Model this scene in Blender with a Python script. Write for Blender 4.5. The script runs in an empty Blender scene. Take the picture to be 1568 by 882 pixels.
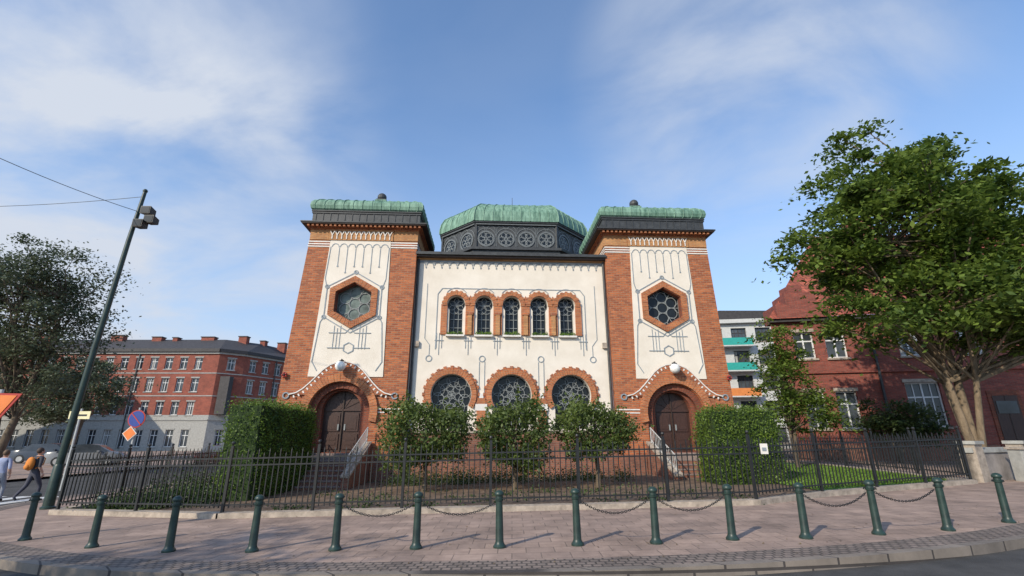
import bpy, bmesh, math, random
import numpy as np
from mathutils import Vector, Matrix
from mathutils.geometry import tessellate_polygon
random.seed(7); rng=np.random.default_rng(7)
sc=bpy.context.scene
col=sc.collection
PI=math.pi
def gz(x): return 0.021*max(-15.,min(15.,x))

# ------------------------------------------------------------ materials
def newmat(name):
    m=bpy.data.materials.new(name); m.use_nodes=True
    nt=m.node_tree; b=nt.nodes['Principled BSDF']; return m,nt,b
def mat(name,c,rough=.8,var=.18,scale=4.,bump=0.,bscale=None,metal=0.,stretch=(1,1,1),c2=None,spec=None):
    m,nt,b=newmat(name); N=nt.nodes; L=nt.links
    b.inputs['Roughness'].default_value=rough; b.inputs['Metallic'].default_value=metal
    if spec is not None: b.inputs['Specular IOR Level'].default_value=spec
    tc=N.new('ShaderNodeTexCoord'); mp=N.new('ShaderNodeMapping'); mp.inputs['Scale'].default_value=stretch
    L.new(tc.outputs['Object'],mp.inputs['Vector'])
    n=N.new('ShaderNodeTexNoise'); n.inputs['Scale'].default_value=scale; n.inputs['Detail'].default_value=6; n.inputs['Roughness'].default_value=.65
    L.new(mp.outputs[0],n.inputs['Vector'])
    r=N.new('ShaderNodeValToRGB'); r.color_ramp.elements[0].position=.32; r.color_ramp.elements[1].position=.68
    a=[x*(1-var) for x in c]; d=[min(1,x*(1+var)) for x in c] if c2 is None else c2
    r.color_ramp.elements[0].color=(*a,1); r.color_ramp.elements[1].color=(*d,1)
    L.new(n.outputs['Fac'],r.inputs[0]); L.new(r.outputs[0],b.inputs['Base Color'])
    if bump>0:
        n2=N.new('ShaderNodeTexNoise'); n2.inputs['Scale'].default_value=bscale or scale*6; n2.inputs['Detail'].default_value=5
        L.new(tc.outputs['Object'],n2.inputs['Vector'])
        bp=N.new('ShaderNodeBump'); bp.inputs['Strength'].default_value=bump; bp.inputs['Distance'].default_value=.02
        L.new(n2.outputs['Fac'],bp.inputs['Height']); L.new(bp.outputs[0],b.inputs['Normal'])
    return m
def brickmat(name,c1,c2,mo,bw=.25,bh=.078,ms=.012,planar=False,rough=.85,stain=.35,offset=.5,bump=.5,c3=None,sscale=.9,streak=False):
    m,nt,b=newmat(name); N=nt.nodes; L=nt.links
    b.inputs['Roughness'].default_value=rough
    tc=N.new('ShaderNodeTexCoord')
    if planar: vec=tc.outputs['Object']
    else:
        s=N.new('ShaderNodeSeparateXYZ'); L.new(tc.outputs['Object'],s.inputs[0])
        ad=N.new('ShaderNodeMath'); ad.operation='ADD'; L.new(s.outputs[0],ad.inputs[0]); L.new(s.outputs[1],ad.inputs[1])
        cb=N.new('ShaderNodeCombineXYZ'); L.new(ad.outputs[0],cb.inputs[0]); L.new(s.outputs[2],cb.inputs[1]); vec=cb.outputs[0]
    t=N.new('ShaderNodeTexBrick'); t.inputs['Scale'].default_value=1; t.inputs['Brick Width'].default_value=bw; t.inputs['Row Height'].default_value=bh
    t.inputs['Mortar Size'].default_value=ms; t.inputs['Mortar Smooth'].default_value=.3; t.offset=offset; t.inputs['Bias'].default_value=0
    t.inputs['Color1'].default_value=(*c1,1); t.inputs['Color2'].default_value=(*c2,1); t.inputs['Mortar'].default_value=(*mo,1)
    L.new(vec,t.inputs['Vector'])
    n=N.new('ShaderNodeTexNoise'); n.inputs['Scale'].default_value=sscale; n.inputs['Detail'].default_value=9; n.inputs['Roughness'].default_value=.75
    if streak:
        mp=N.new('ShaderNodeMapping'); mp.inputs['Scale'].default_value=(1,1,3.5); L.new(tc.outputs['Object'],mp.inputs['Vector']); L.new(mp.outputs[0],n.inputs['Vector'])
    else: L.new(tc.outputs['Object'],n.inputs['Vector'])
    mr=N.new('ShaderNodeMapRange'); mr.inputs['From Min'].default_value=.3; mr.inputs['From Max'].default_value=.7
    mr.inputs['To Min'].default_value=1-stain; mr.inputs['To Max'].default_value=1+stain*.6
    L.new(n.outputs['Fac'],mr.inputs[0])
    mx=N.new('ShaderNodeMix'); mx.data_type='RGBA'; mx.blend_type='MULTIPLY'; mx.inputs[0].default_value=1
    L.new(t.outputs['Color'],mx.inputs[6]); L.new(mr.outputs[0],mx.inputs[7])
    L.new(mx.outputs[2],b.inputs['Base Color'])
    bp=N.new('ShaderNodeBump'); bp.inputs['Strength'].default_value=bump; bp.inputs['Distance'].default_value=.01; bp.invert=True
    L.new(t.outputs['Fac'],bp.inputs['Height']); L.new(bp.outputs[0],b.inputs['Normal'])
    return m
def leafmat(name,dark,light,trans=.38):
    m,nt,b=newmat(name); N=nt.nodes; L=nt.links
    at=N.new('ShaderNodeAttribute'); at.attribute_name='rnd'
    tc=N.new('ShaderNodeTexCoord'); n=N.new('ShaderNodeTexNoise'); n.inputs['Scale'].default_value=.8; n.inputs['Detail'].default_value=3
    L.new(tc.outputs['Object'],n.inputs['Vector'])
    ad=N.new('ShaderNodeMath'); ad.operation='MULTIPLY_ADD'; ad.inputs[1].default_value=.6; L.new(at.outputs['Fac'],ad.inputs[0])
    m2=N.new('ShaderNodeMath'); m2.operation='MULTIPLY_ADD'; m2.inputs[1].default_value=1.6; m2.inputs[2].default_value=-.6
    L.new(n.outputs['Fac'],m2.inputs[0]); L.new(m2.outputs[0],ad.inputs[2])
    r=N.new('ShaderNodeValToRGB'); r.color_ramp.elements[0].color=(*dark,1); r.color_ramp.elements[1].color=(*light,1)
    r.color_ramp.elements[0].position=.1; r.color_ramp.elements[1].position=.95
    L.new(ad.outputs[0],r.inputs[0]); L.new(r.outputs[0],b.inputs['Base Color'])
    b.inputs['Roughness'].default_value=.55
    tr=N.new('ShaderNodeBsdfTranslucent'); L.new(r.outputs[0],tr.inputs['Color'])
    mx=N.new('ShaderNodeMixShader'); mx.inputs[0].default_value=trans
    L.new(b.outputs[0],mx.inputs[1]); L.new(tr.outputs[0],mx.inputs[2]); L.new(mx.outputs[0],N['Material Output'].inputs['Surface'])
    return m

M={}
M['brick']=brickmat('tower_brick',(.56,.165,.055),(.29,.075,.032),(.38,.21,.125),bw=.27,bh=.09,ms=.014,stain=.38,sscale=2.2,bump=1,streak=True)
M['brick2']=brickmat('orange_brick',(.56,.19,.066),(.40,.115,.045),(.38,.21,.12),stain=.35,sscale=2.6)
M['yband']=brickmat('yellow_brick',(.60,.29,.11),(.46,.19,.07),(.38,.24,.13))
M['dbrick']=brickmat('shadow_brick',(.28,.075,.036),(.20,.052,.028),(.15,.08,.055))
M['plinth']=brickmat('plinth_brick',(.32,.12,.072),(.2,.075,.05),(.22,.15,.11),stain=.4)
M['white']=mat('cream_plaster',(.745,.665,.555),.92,.05,1.1,.2,25,c2=(.81,.735,.63))
M['wtrim']=mat('white_trim',(.72,.68,.62),.7,.1)
M['blue']=mat('blue_grey_glaze',(.25,.285,.31),.5,.25,9)
M['lead']=mat('dark_lead',(.045,.047,.048),.55,.35,5,.2)
M['lead2']=mat('grey_lead_relief',(.13,.14,.14),.5,.25,6)
M['eave']=mat('dark_eave',(.05,.03,.022),.6,.3,5)
M['copper']=mat('green_copper',(.09,.225,.15),.65,.45,2.2,.15,8,stretch=(3,3,.5),c2=(.25,.41,.30))
M['glass']=mat('dark_glass',(.014,.017,.02),.16,.3,2,spec=.3)
M['gglass']=mat('leaded_glass_pale',(.13,.16,.14),.3,.5,2.5,spec=.3)
M['munt']=mat('pale_tracery',(.25,.265,.26),.6,.2)
M['wood']=mat('door_wood',(.055,.025,.017),.5,.35,6,.3,30,stretch=(6,6,.6))
M['iron']=mat('black_iron',(.014,.015,.016),.5,.3,8)
M['green']=mat('green_paint',(.018,.038,.030),.42,.4,6)
M['stone']=mat('granite_stone',(.36,.30,.24),.85,.35,5,.3,40)
M['step']=mat('step_stone',(.25,.19,.165),.85,.25,5,.3,40)
M['rail']=mat('galvanised_mesh',(.45,.46,.45),.5,.15)
M['red']=mat('red_paint',(.32,.04,.03),.5,.2)
M['globe']=mat('opal_globe',(.8,.79,.75),.2,.03)
M['soil']=mat('soil',(.12,.07,.045),.95,.5,3,.6,20,c2=(.22,.15,.10))
M['bark']=mat('bark',(.12,.09,.06),.9,.5,5,.8,22,stretch=(1,1,.3))
M['barkp']=mat('maple_bark',(.17,.125,.08),.95,.5,5,1.0,16,stretch=(1,1,.3))
M['roofr']=brickmat('red_roof_tiles',(.42,.11,.065),(.28,.07,.045),(.1,.04,.03),.25,.3,.02,stain=.5,sscale=1.5)
M['rbrick']=brickmat('dark_red_brick',(.32,.07,.045),(.21,.048,.035),(.2,.11,.085),stain=.4,sscale=1.5,streak=True)
M['lbrick']=brickmat('red_brick',(.34,.08,.045),(.24,.055,.036),(.22,.11,.08),.3,.1,stain=.4)
M['lgrey']=mat('light_render',(.34,.335,.31),.9,.2)
M['slate']=mat('dark_slate_roof',(.05,.045,.045),.7,.3,3)
M['wframe']=mat('white_window_frame',(.68,.69,.68),.5,.05)
M['wglass']=mat('window_glass',(.05,.06,.07),.08,.6,.35,spec=.4)
M['paint']=mat('road_paint',(.62,.62,.6),.8,.25,12)
LEAF={'big':leafmat('leaf_maple',(.045,.085,.014),(.21,.29,.045),.42),
 'left':leafmat('leaf_grey',(.055,.075,.042),(.14,.17,.09),.3),
 'hedge':leafmat('leaf_hedge',(.045,.09,.012),(.18,.27,.03)),
 'box':leafmat('leaf_lime',(.045,.075,.018),(.16,.215,.045)),
 'low':leafmat('leaf_shrub',(.03,.055,.016),(.10,.15,.04)),
 'grass':leafmat('leaf_grass',(.10,.19,.02),(.22,.35,.045)),
 'dry':leafmat('leaf_litter',(.10,.06,.03),(.25,.18,.08),.1)}

# ------------------------------------------------------------ mesh builder
class MB:
    def __init__(s): s.v=[]; s.f=[]; s.m=[]; s.mats=[]
    def mi(s,k):
        if k not in s.mats: s.mats.append(k)
        return s.mats.index(k)
    def add(s,vs,fs,k):
        o=len(s.v); s.v+= [tuple(p) for p in vs]; i=s.mi(k)
        for f in fs: s.f.append(tuple(o+a for a in f)); s.m.append(i)
    def box(s,x0,x1,y0,y1,z0,z1,k):
        s.hexa([(x0,y0,z0),(x1,y0,z0),(x1,y1,z0),(x0,y1,z0)],[(x0,y0,z1),(x1,y0,z1),(x1,y1,z1),(x0,y1,z1)],k)
    def hexa(s,b,t,k):
        s.add(list(b)+list(t),[(3,2,1,0),(4,5,6,7),(0,1,5,4),(1,2,6,5),(2,3,7,6),(3,0,4,7)],k)
    def plate(s,outer,holes,y,depth,k,kside=None,outside=True,T=None):
        loops=[outer]+holes; allp=[p for l in loops for p in l]
        tri=tessellate_polygon([[Vector((p[0],p[1],0)) for p in l] for l in loops])
        s.add([(p[0],y,p[1]) for p in allp],[tuple(t) for t in tri],k)
        for i,l in enumerate(loops):
            if i==0 and not outside: continue
            n=len(l)
            s.add([(p[0],y,p[1]) for p in l]+[(p[0],y+depth,p[1]) for p in l],[(j,(j+1)%n,n+(j+1)%n,n+j) for j in range(n)],kside or k)
    def ribbon(s,pts,w,y,k,closed=False,th=.02):
        P=[Vector(p) for p in pts]; n=len(P)
        if n<2: return
        Lp=[];Rp=[]
        for i in range(n):
            if closed: a=P[i-1];c=P[(i+1)%n]
            else: a=P[max(i-1,0)];c=P[min(i+1,n-1)]
            b=P[i]
            d1=(b-a); d2=(c-b)
            if d1.length<1e-6:d1=d2
            if d2.length<1e-6:d2=d1
            if d1.length<1e-6: return
            d1=d1.normalized();d2=d2.normalized()
            t=(d1+d2); 
            if t.length<1e-5:t=d1
            t.normalize(); nn=Vector((-t.y,t.x)); cs=max(.4,nn.dot(Vector((-d1.y,d1.x))))
            Lp.append(b+nn*(w/2/cs)); Rp.append(b-nn*(w/2/cs))
        vs=[(p.x,y,p.y) for p in Lp]+[(p.x,y,p.y) for p in Rp]+[(p.x,y+th,p.y) for p in Lp]+[(p.x,y+th,p.y) for p in Rp]
        fs=[]
        for i in range(n if closed else n-1):
            j=(i+1)%n
            fs+=[(i,n+i,n+j,j),(2*n+i,i,j,2*n+j),(n+i,3*n+i,3*n+j,n+j)]
        s.add(vs,fs,k)
    def tube(s,pts,r,k,n=8,caps=True):
        P=[Vector(p) for p in pts]; m=len(P)
        rs=r if isinstance(r,(list,tuple)) else [r]*m
        vs=[];fs=[]; up=None
        for i in range(m):
            d=(P[min(i+1,m-1)]-P[max(i-1,0)]); d=d.normalized() if d.length>1e-9 else Vector((0,0,1))
            if up is None:
                up=Vector((1,0,0)) if abs(d.z)>.8 else Vector((0,0,1))
            a=up-d*up.dot(d)
            if a.length<1e-4: a=d.orthogonal()
            a.normalize(); up=a; b=d.cross(a)
            for j in range(n):
                t=2*PI*j/n; vs.append(P[i]+(a*math.cos(t)+b*math.sin(t))*rs[i])
        for i in range(m-1):
            for j in range(n):
                fs.append((i*n+j,i*n+(j+1)%n,(i+1)*n+(j+1)%n,(i+1)*n+j))
        if caps: fs+=[tuple(range(n-1,-1,-1)),tuple((m-1)*n+j for j in range(n))]
        s.add(vs,fs,k)
    def lathe(s,c,prof,k,n=20):
        vs=[];fs=[]
        for r,z in prof:
            for j in range(n):
                t=2*PI*j/n; vs.append((c[0]+r*math.cos(t),c[1]+r*math.sin(t),c[2]+z))
        for i in range(len(prof)-1):
            for j in range(n): fs.append((i*n+j,i*n+(j+1)%n,(i+1)*n+(j+1)%n,(i+1)*n+j))
        fs.append(tuple(range(n-1,-1,-1))); fs.append(tuple((len(prof)-1)*n+j for j in range(n)))
        s.add(vs,fs,k)
    def sphere(s,c,r,k,n=14,sc_=(1,1,1)):
        vs=[];fs=[];m=n//2
        for i in range(m+1):
            p=PI*i/m
            for j in range(n):
                t=2*PI*j/n; vs.append((c[0]+r*sc_[0]*math.sin(p)*math.cos(t),c[1]+r*sc_[1]*math.sin(p)*math.sin(t),c[2]+r*sc_[2]*math.cos(p)))
        for i in range(m):
            for j in range(n): fs.append((i*n+j,i*n+(j+1)%n,(i+1)*n+(j+1)%n,(i+1)*n+j))
        s.add(vs,fs,k)
    def xf(s,start,fn):
        for i in range(start,len(s.v)): s.v[i]=tuple(fn(s.v[i]))
    def obj(s,name,parent=None,smooth=False,loc=None,rot=None):
        me=bpy.data.meshes.new(name); me.from_pydata(s.v,[],s.f)
        for k in s.mats: me.materials.append(M[k] if isinstance(k,str) else k)
        me.polygons.foreach_set('material_index',s.m)
        if smooth:
            me.polygons.foreach_set('use_smooth',[True]*len(s.f))
        me.update()
        o=bpy.data.objects.new(name,me); col.objects.link(o)
        if smooth:
            bm=bmesh.new(); bm.from_mesh(me); bmesh.ops.remove_doubles(bm,verts=bm.verts,dist=1e-5); 
            for e in bm.edges:
                if len(e.link_faces)==2 and e.calc_face_angle(0)>.7: e.smooth=False
            bm.to_mesh(me); bm.free()
        if parent: o.parent=parent
        if loc: o.location=loc
        if rot: o.rotation_euler=rot
        return o
def empty(name,loc=(0,0,0),rot=(0,0,0)):
    e=bpy.data.objects.new(name,None); col.objects.link(e); e.location=loc; e.rotation_euler=rot; e.empty_display_size=.2; return e
def arc(cx,cz,r,a0,a1,n): return [(cx+r*math.cos(a0+(a1-a0)*i/n),cz+r*math.sin(a0+(a1-a0)*i/n)) for i in range(n+1)]
def circ(cx,cz,r,n=24): return arc(cx,cz,r,0,2*PI,n)[:-1]
def hexa_pts(cx,cz,R): return [(cx+R*math.cos(PI/2+i*PI/3),cz+R*math.sin(PI/2+i*PI/3)) for i in range(6)]
def horseshoe(cx,cz,r,hw,zb,n=28):
    t=math.acos(min(1,hw/r)); p=arc(cx,cz,r,-t,PI+t,n); return p+[(cx-hw,zb),(cx+hw,zb)]
def ringblocks(mb,cx,cz,r0,r1,a0,a1,n,y,th,k,alt=0.,gap=.12):
    da=(a1-a0)/n
    for i in range(n):
        s=a0+da*(i+gap/2); e=a0+da*(i+1-gap/2); R=r1+(alt if i%2 else 0)
        p=[(cx+r*math.cos(a),cz+r*math.sin(a)) for r,a in ((r0,s),(R,s),(R,e),(r0,e))]
        mb.plate(p,[],y-(.012 if i%2 else 0),th,k)
YO=[0]
def clipr(mb,pts,inside,w,y,k):
    run=[]; YO[0]=(YO[0]+1)%14; yy=y-YO[0]*.0015
    for p in list(pts)+[None]:
        if p is not None and inside(*p): run.append(p)
        else:
            if len(run)>1: mb.ribbon(run,w,yy,k,th=.01)
            run=[]
def seg(a,b,n=24): return [(a[0]+(b[0]-a[0])*i/n,a[1]+(b[1]-a[1])*i/n) for i in range(n+1)]

# ------------------------------------------------------------ leaves
def leaves(name,pts,size,material,parent=None,flat=.0,aspect=.55):
    P=np.asarray(pts,dtype=np.float64); n=len(P)
    nr=rng.normal(size=(n,3)); nr[:,2]+=flat*np.sign(nr[:,2]+1e-9); nr/=np.linalg.norm(nr,axis=1)[:,None]
    h=rng.normal(size=(n,3)); t=np.cross(nr,h); t/=np.linalg.norm(t,axis=1)[:,None]+1e-9; u=np.cross(nr,t)
    s=(size*rng.uniform(.6,1.35,n))[:,None]
    V=np.empty((n,4,3)); V[:,0]=P-t*s*.5; V[:,1]=P+u*s*aspect*.5+t*s*.05; V[:,2]=P+t*s*.5; V[:,3]=P-u*s*aspect*.5+t*s*.05
    me=bpy.data.meshes.new(name); me.vertices.add(4*n); me.vertices.foreach_set('co',V.reshape(-1))
    me.loops.add(4*n); me.loops.foreach_set('vertex_index',np.arange(4*n,dtype=np.int32))
    me.polygons.add(n); me.polygons.foreach_set('loop_start',np.arange(0,4*n,4,dtype=np.int32))
    me.update(calc_edges=True)
    a=me.attributes.new('rnd','FLOAT','FACE'); a.data.foreach_set('value',rng.uniform(0,1,n).astype(np.float32))
    me.materials.append(material); me.validate()
    o=bpy.data.objects.new(name,me); col.objects.link(o)
    if parent: o.parent=parent
    return o
def tree(name,base,fork,stems,blobs,ncl,nleaf,lsize,clr,trunk_r,bark,leaf,inner=.35,zs=.3,droop=0.):
    root=empty(name,base); mb=MB()
    C=[]
    vol=np.array([b[3]*b[4]*b[5] for b in blobs]); vol=vol/vol.sum()
    while len(C)<ncl:
        b=blobs[rng.choice(len(blobs),p=vol)]
        d=rng.normal(size=3); d/=np.linalg.norm(d); r=rng.uniform(inner,1.04)**.7
        C.append(np.array(b[:3])+d*r*np.array(b[3:]))
    C=np.array(C)
    tops=[]
    for (dx,dy,h,rr) in stems:
        p=[(0+dx*.05,dy*.05,-.15),(dx*.3,dy*.3,fork*.45),(dx*.6+.06,dy*.6,fork),(dx*1.1,dy*1.1,fork+(h-fork)*.35),(dx*1.6+.1,dy*1.6,fork+(h-fork)*.7),(dx*1.7,dy*1.7,h)]
        mb.tube(p,[rr*1.35,rr,rr*.85,rr*.6,rr*.35,rr*.08],bark,9); tops.append(p)
    for c in C[::2]:
        st=tops[rng.integers(len(tops))]; 
        q=[Vector(x) for x in st if x[2]<c[2]+.3 and x[2]>=fork*.95] or [Vector(st[2])]
        q=q[-1] if rng.random()<.6 else q[rng.integers(len(q))]
        e=Vector(c); mid=q.lerp(e,.5)+Vector((rng.normal()*.25,rng.normal()*.25,.25)); L_=(e-q).length
        r0=min(.075,.018+.009*L_)*trunk_r/.3
        mb.tube([q,q.lerp(mid,.6),mid,mid.lerp(e,.6),e],[r0,r0*.8,r0*.6,r0*.4,r0*.15],bark,5,False)
    mb.obj('trunk_and_limbs',root,True)
    pts=[]
    for c in C:
        k=int(nleaf*rng.uniform(.4,1.5)); rr=clr*rng.uniform(.55,1.35)
        d=rng.normal(size=(k,3))*np.array([.55,.55,zs])*rr
        d[:,2]-=droop*(d[:,0]**2+d[:,1]**2)/max(rr,.1)
        pts.append(c+d)
    leaves('foliage',np.vstack(pts),lsize,leaf,root,flat=.7)
    return root
def boxleaf(x0,x1,y0,y1,z0,z1,n,lump=.12,rnd=.25):
    c=np.array([(x0+x1)/2,(y0+y1)/2,(z0+z1)/2]); h=np.array([(x1-x0)/2,(y1-y0)/2,(z1-z0)/2])
    A=np.array([h[1]*h[2],h[0]*h[2],h[0]*h[1]]); A=A/A.sum()
    ax=rng.choice(3,size=n,p=A); p=rng.uniform(-1,1,(n,3)); sg=rng.choice([-1,1],n); p[np.arange(n),ax]=sg
    q=np.sign(p)*np.abs(p)
    ln=(np.abs(q)**6).sum(1)**(1/6.); q=q/ln[:,None]
    w=q*h
    bump=1+lump*(np.sin(w[:,0]*4.1+1+c[0])*np.sin(w[:,2]*5.3+w[:,1]*3.7+c[0]))*.5+rng.normal(0,rnd*.12,n)-np.abs(rng.normal(0,.04,n))
    return c+w*bump[:,None]

# ------------------------------------------------------------ ground sheets
def sheet(name,poly,zoff,material):
    bm=bmesh.new(); vs=[bm.verts.new((p[0],p[1],0)) for p in poly]; bm.faces.new(vs)
    bmesh.ops.triangulate(bm,faces=bm.faces[:])
    for x in (-15,15):
        bmesh.ops.bisect_plane(bm,geom=bm.verts[:]+bm.edges[:]+bm.faces[:],plane_co=(x,0,0),plane_no=(1,0,0))
    for v in bm.verts: v.co.z=gz(v.co.x)+zoff
    bmesh.ops.recalc_face_normals(bm,faces=bm.faces[:])
    me=bpy.data.meshes.new(name); bm.to_mesh(me); bm.free(); me.materials.append(material)
    o=bpy.data.objects.new(name,me); col.objects.link(o); return o
def smooth_curve(P,n=6):
    out=[]
    P=[Vector(p) for p in P]
    for i in range(len(P)-1):
        a=P[max(i-1,0)];b=P[i];c=P[i+1];d=P[min(i+2,len(P)-1)]
        for j in range(n):
            t=j/n; out.append(.5*((2*b)+(c-a)*t+(2*a-5*b+4*c-d)*t*t+(3*b-a-3*c+d)*t**3))
    out.append(P[-1]); return [(p.x,p.y) for p in out]
asph=mat('asphalt',(.05,.048,.046),.9,.3,1.2,.6,90,c2=(.085,.08,.076))
terr=mat('ground_earth',(.09,.09,.07),.95,.2,.3)
pavm=brickmat('pavement_slabs',(.39,.275,.215),(.30,.215,.172),(.19,.14,.11),.42,.35,.009,planar=True,stain=.5,bump=.3,sscale=.9)
cobm=brickmat('pavement_setts',(.26,.20,.165),(.18,.142,.118),(.08,.065,.055),.13,.12,.015,planar=True,stain=.4,bump=.8)
lawnm=mat('lawn',(.09,.19,.03),.95,.25,2,.5,60,c2=(.14,.26,.045))
M['kerb']=brickmat('kerb_granite',(.25,.205,.165),(.19,.16,.135),(.06,.05,.045),.9,5,.02,planar=False,stain=.4)

sheet('ground',[(-1500,-400),(1500,-400),(1500,2600),(-1500,2600)],-.135,terr)
sheet('road',[(-600,-60),(600,-60),(600,76),(-600,76)],-.12,asph)
KL=[(-15.5,64),(-15.5,30),(-15.4,20),(-15,15.5),(-13.6,12.3),(-11,9.9),(-7.8,8.1),(-4.6,7.05),(0,6.65),(4,6.95),(7.7,7.9),(12,10.0),(20,15),(34,24),(60,40)]
K=smooth_curve(KL,8)
sheet('pavement',K+[(60,64)],0,pavm)
def offs(P,d):
    out=[];P=[Vector(p) for p in P]
    for i,p in enumerate(P):
        t=(P[min(i+1,len(P)-1)]-P[max(i-1,0)]).normalized(); out.append((p.x-t.y*d,p.y+t.x*d))
    return out
def strip3(mb,P,d0,d1,z0,z1,k,face=True):
    A=offs(P,d0);B=offs(P,d1)
    vs=[(a[0],a[1],gz(a[0])+z1) for a in A]+[(b[0],b[1],gz(b[0])+z1) for b in B]+[(a[0],a[1],gz(a[0])+z0) for a in A]+[(b[0],b[1],gz(b[0])+z0) for b in B]
    n=len(P); fs=[]
    for i in range(n-1):
        fs+=[(i,i+1,n+i+1,n+i),(2*n+i,2*n+i+1,i+1,i),(3*n+i,3*n+i+1,n+i+1,n+i)]
    mb.add(vs,fs,k)
mb=MB(); strip3(mb,K,-.02,.13,-.2,.008,'kerb'); mb.obj('kerb')
mb=MB(); M['cob']=cobm; strip3(mb,K,.135,.62,-.02,.004,'cob'); mb.obj('pavement_edge')
sheet('pavement_far',[(-24,-60),(-60,-60),(-60,76),(-24,76),(-24,60)],-.0,pavm)
mb=MB()
for i in range(8):
    x=-16.3-i*.98
    z=gz(-15)-.116
    mb.add([(x,15.2,z),(x-.5,15.2,z),(x-.5,18.6,z),(x,18.6,z)],[(0,1,2,3)],'paint')
mb.obj('zebra_crossing')
F_left=[(-12.6,27),(-11.9,17.5),(-11.5,13.1),(-6.6,11.8)]
F_front=[(-6.6,11.8),(-.5,11.9),(5.7,12.0),(8.0,13.2),(13.8,15.3)]
F_right=[(13.8,15.3),(14.6,22),(15.2,28.5)]
sheet('garden_soil',[(-12.6,27),(-11.9,17.5),(-11.5,13.1),(-6.6,11.8),(5.7,12.0),(8.0,13.2),(13.8,15.3),(14.6,22),(15.2,28.5)],.006,M['soil'])
sheet('lawn',[(8.6,14.2),(13.6,15.8),(14.4,22),(14.8,27.5),(11.5,27.5),(10.6,20),(8.4,18)],.02,lawnm)
n=30000; gx=rng.uniform(8.4,14.4,n); gy=rng.uniform(14.1,24,n)
ok=(gy>14.2+(gx-8.6)*.32+.1)&(gx<13.6+(gy-15.8)*.13)
gx=gx[ok];gy=gy[ok]
leaves('lawn_grass',np.c_[gx,gy,np.array([gz(a) for a in gx])+.05+rng.uniform(0,.04,len(gx))],.09,LEAF['grass'],aspect=.3)

# fence
def fence(name,P,h=1.42,coping=True,spacing=.125,postsp=2.4):
    root=empty(name); mb=MB()
    if coping:
        c=MB(); strip3(c,P,-.16,.16,-.05,.11,'stone'); c.obj('stone_coping',root)
    for a,b in zip(P[:-1],P[1:]):
        a=Vector(a);b=Vector(b);L_=(b-a).length;d=(b-a)/L_;nrm=Vector((-d.y,d.x))
        def bar(s,w,z0,z1,tip=.06):
            p=a+d*s; g=gz(p.x); u=d*w/2; v=nrm*w/2
            q=[p-u-v,p+u-v,p+u+v,p-u+v]
            mb.add([(k.x,k.y,g+z0) for k in q]+[(k.x,k.y,g+z1) for k in q]+[(p.x,p.y,g+z1+tip)],[(0,1,5,4),(1,2,6,5),(2,3,7,6),(3,0,4,7),(4,5,8),(5,6,8),(6,7,8),(7,4,8)],'iron')
        m=max(1,round(L_/postsp))
        for i in range(m+1):
            if i==m and tuple(b)!=tuple(P[-1]): continue
            bar(L_*i/m,.06,.05,h+.12,.03)
            p=a+d*(L_*i/m); mb.sphere((p.x,p.y,gz(p.x)+h+.19),.045,'iron',8)
        nb=int(L_/spacing)
        for i in range(1,nb):
            jit=random.uniform(-.004,.004)
            bar(L_*i/nb+jit,.021,.2,h+(.0 if i%2 else -.09),.07)
        for zr in (.25,h-.32,h-.17):
            u=nrm*.018
            q=[a-u,b-u,b+u,a+u]
            mb.hexa([(k.x,k.y,gz(k.x)+zr) for k in q],[(k.x,k.y,gz(k.x)+zr+.032) for k in q],'iron')
    mb.obj('railings',root)
fence('iron_fence',F_front); fence('iron_fence',F_left); fence('iron_fence',F_right)

mb=MB(); mb.box(6.02,6.20,12.10,12.11,1.22,1.46,'wtrim'); mb.box(6.06,6.16,12.092,12.098,1.29,1.37,'blue'); mb.obj('notice_sign')

# bollards and chains
BP=[(-8.9,9.62),(-7.01,8.82),(-5.41,8.35),(-4.03,8.21),(-2.73,8.17),(-1.48,8.15),(-.19,8.09),(1.01,8.12),(2.22,8.12),(3.46,8.26),(4.6,8.23),(5.87,8.4),(7.14,8.57),(8.69,9.12)]
prof=[(.098,0),(.098,.025),(.085,.04),(.07,.06),(.062,.09),(.055,.5),(.052,.655),(.068,.66),(.07,.685),(.056,.69),(.054,.73),(.07,.735),(.076,.75),(.072,.775),(.05,.80),(.02,.812)]
for i,(x,y) in enumerate(BP):
    mb=MB(); mb.lathe((0,0,0),prof,'green',20)
    for sx in (-1,1): mb.tube([(sx*.05,0,.69),(sx*.085,0,.69),(sx*.09,0,.665)],.012,'iron',6)
    o=mb.obj('bollard',None,True,(x,y,gz(x)),(random.uniform(-.015,.015),random.uniform(-.02,.02),random.uniform(-.3,.3)))
for i in (4,5,7,8,10,11):
    (x0,y0),(x1,y1)=BP[i],BP[i+1]; mb=MB(); z0=gz(x0)+.675; z1=gz(x1)+.675
    L_=math.hypot(x1-x0,y1-y0); e=.085/L_; nn=34; pts=[]
    sag=.16+.09*random.random()
    for j in range(nn+1):
        t=e+(1-2*e)*j/nn; s=4*t*(1-t)
        pts.append((x0+(x1-x0)*t,y0+(y1-y0)*t,z0+(z1-z0)*t-sag*s)); 
    for j in range(nn):
        a=Vector(pts[j]);b=Vector(pts[j+1]);d=b-a; a2=a-d*.18; b2=b+d*.18
        w=Vector((0,.012,0)) if j%2 else d.normalized().cross(Vector((0,1,0)))*.012
        mb.tube([a2,a2.lerp(b2,.2)+w,a2.lerp(b2,.8)+w,b2,a2.lerp(b2,.8)-w,a2.lerp(b2,.2)-w,a2],.0055,'iron',5,False)
    mb.obj('chain')

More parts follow.
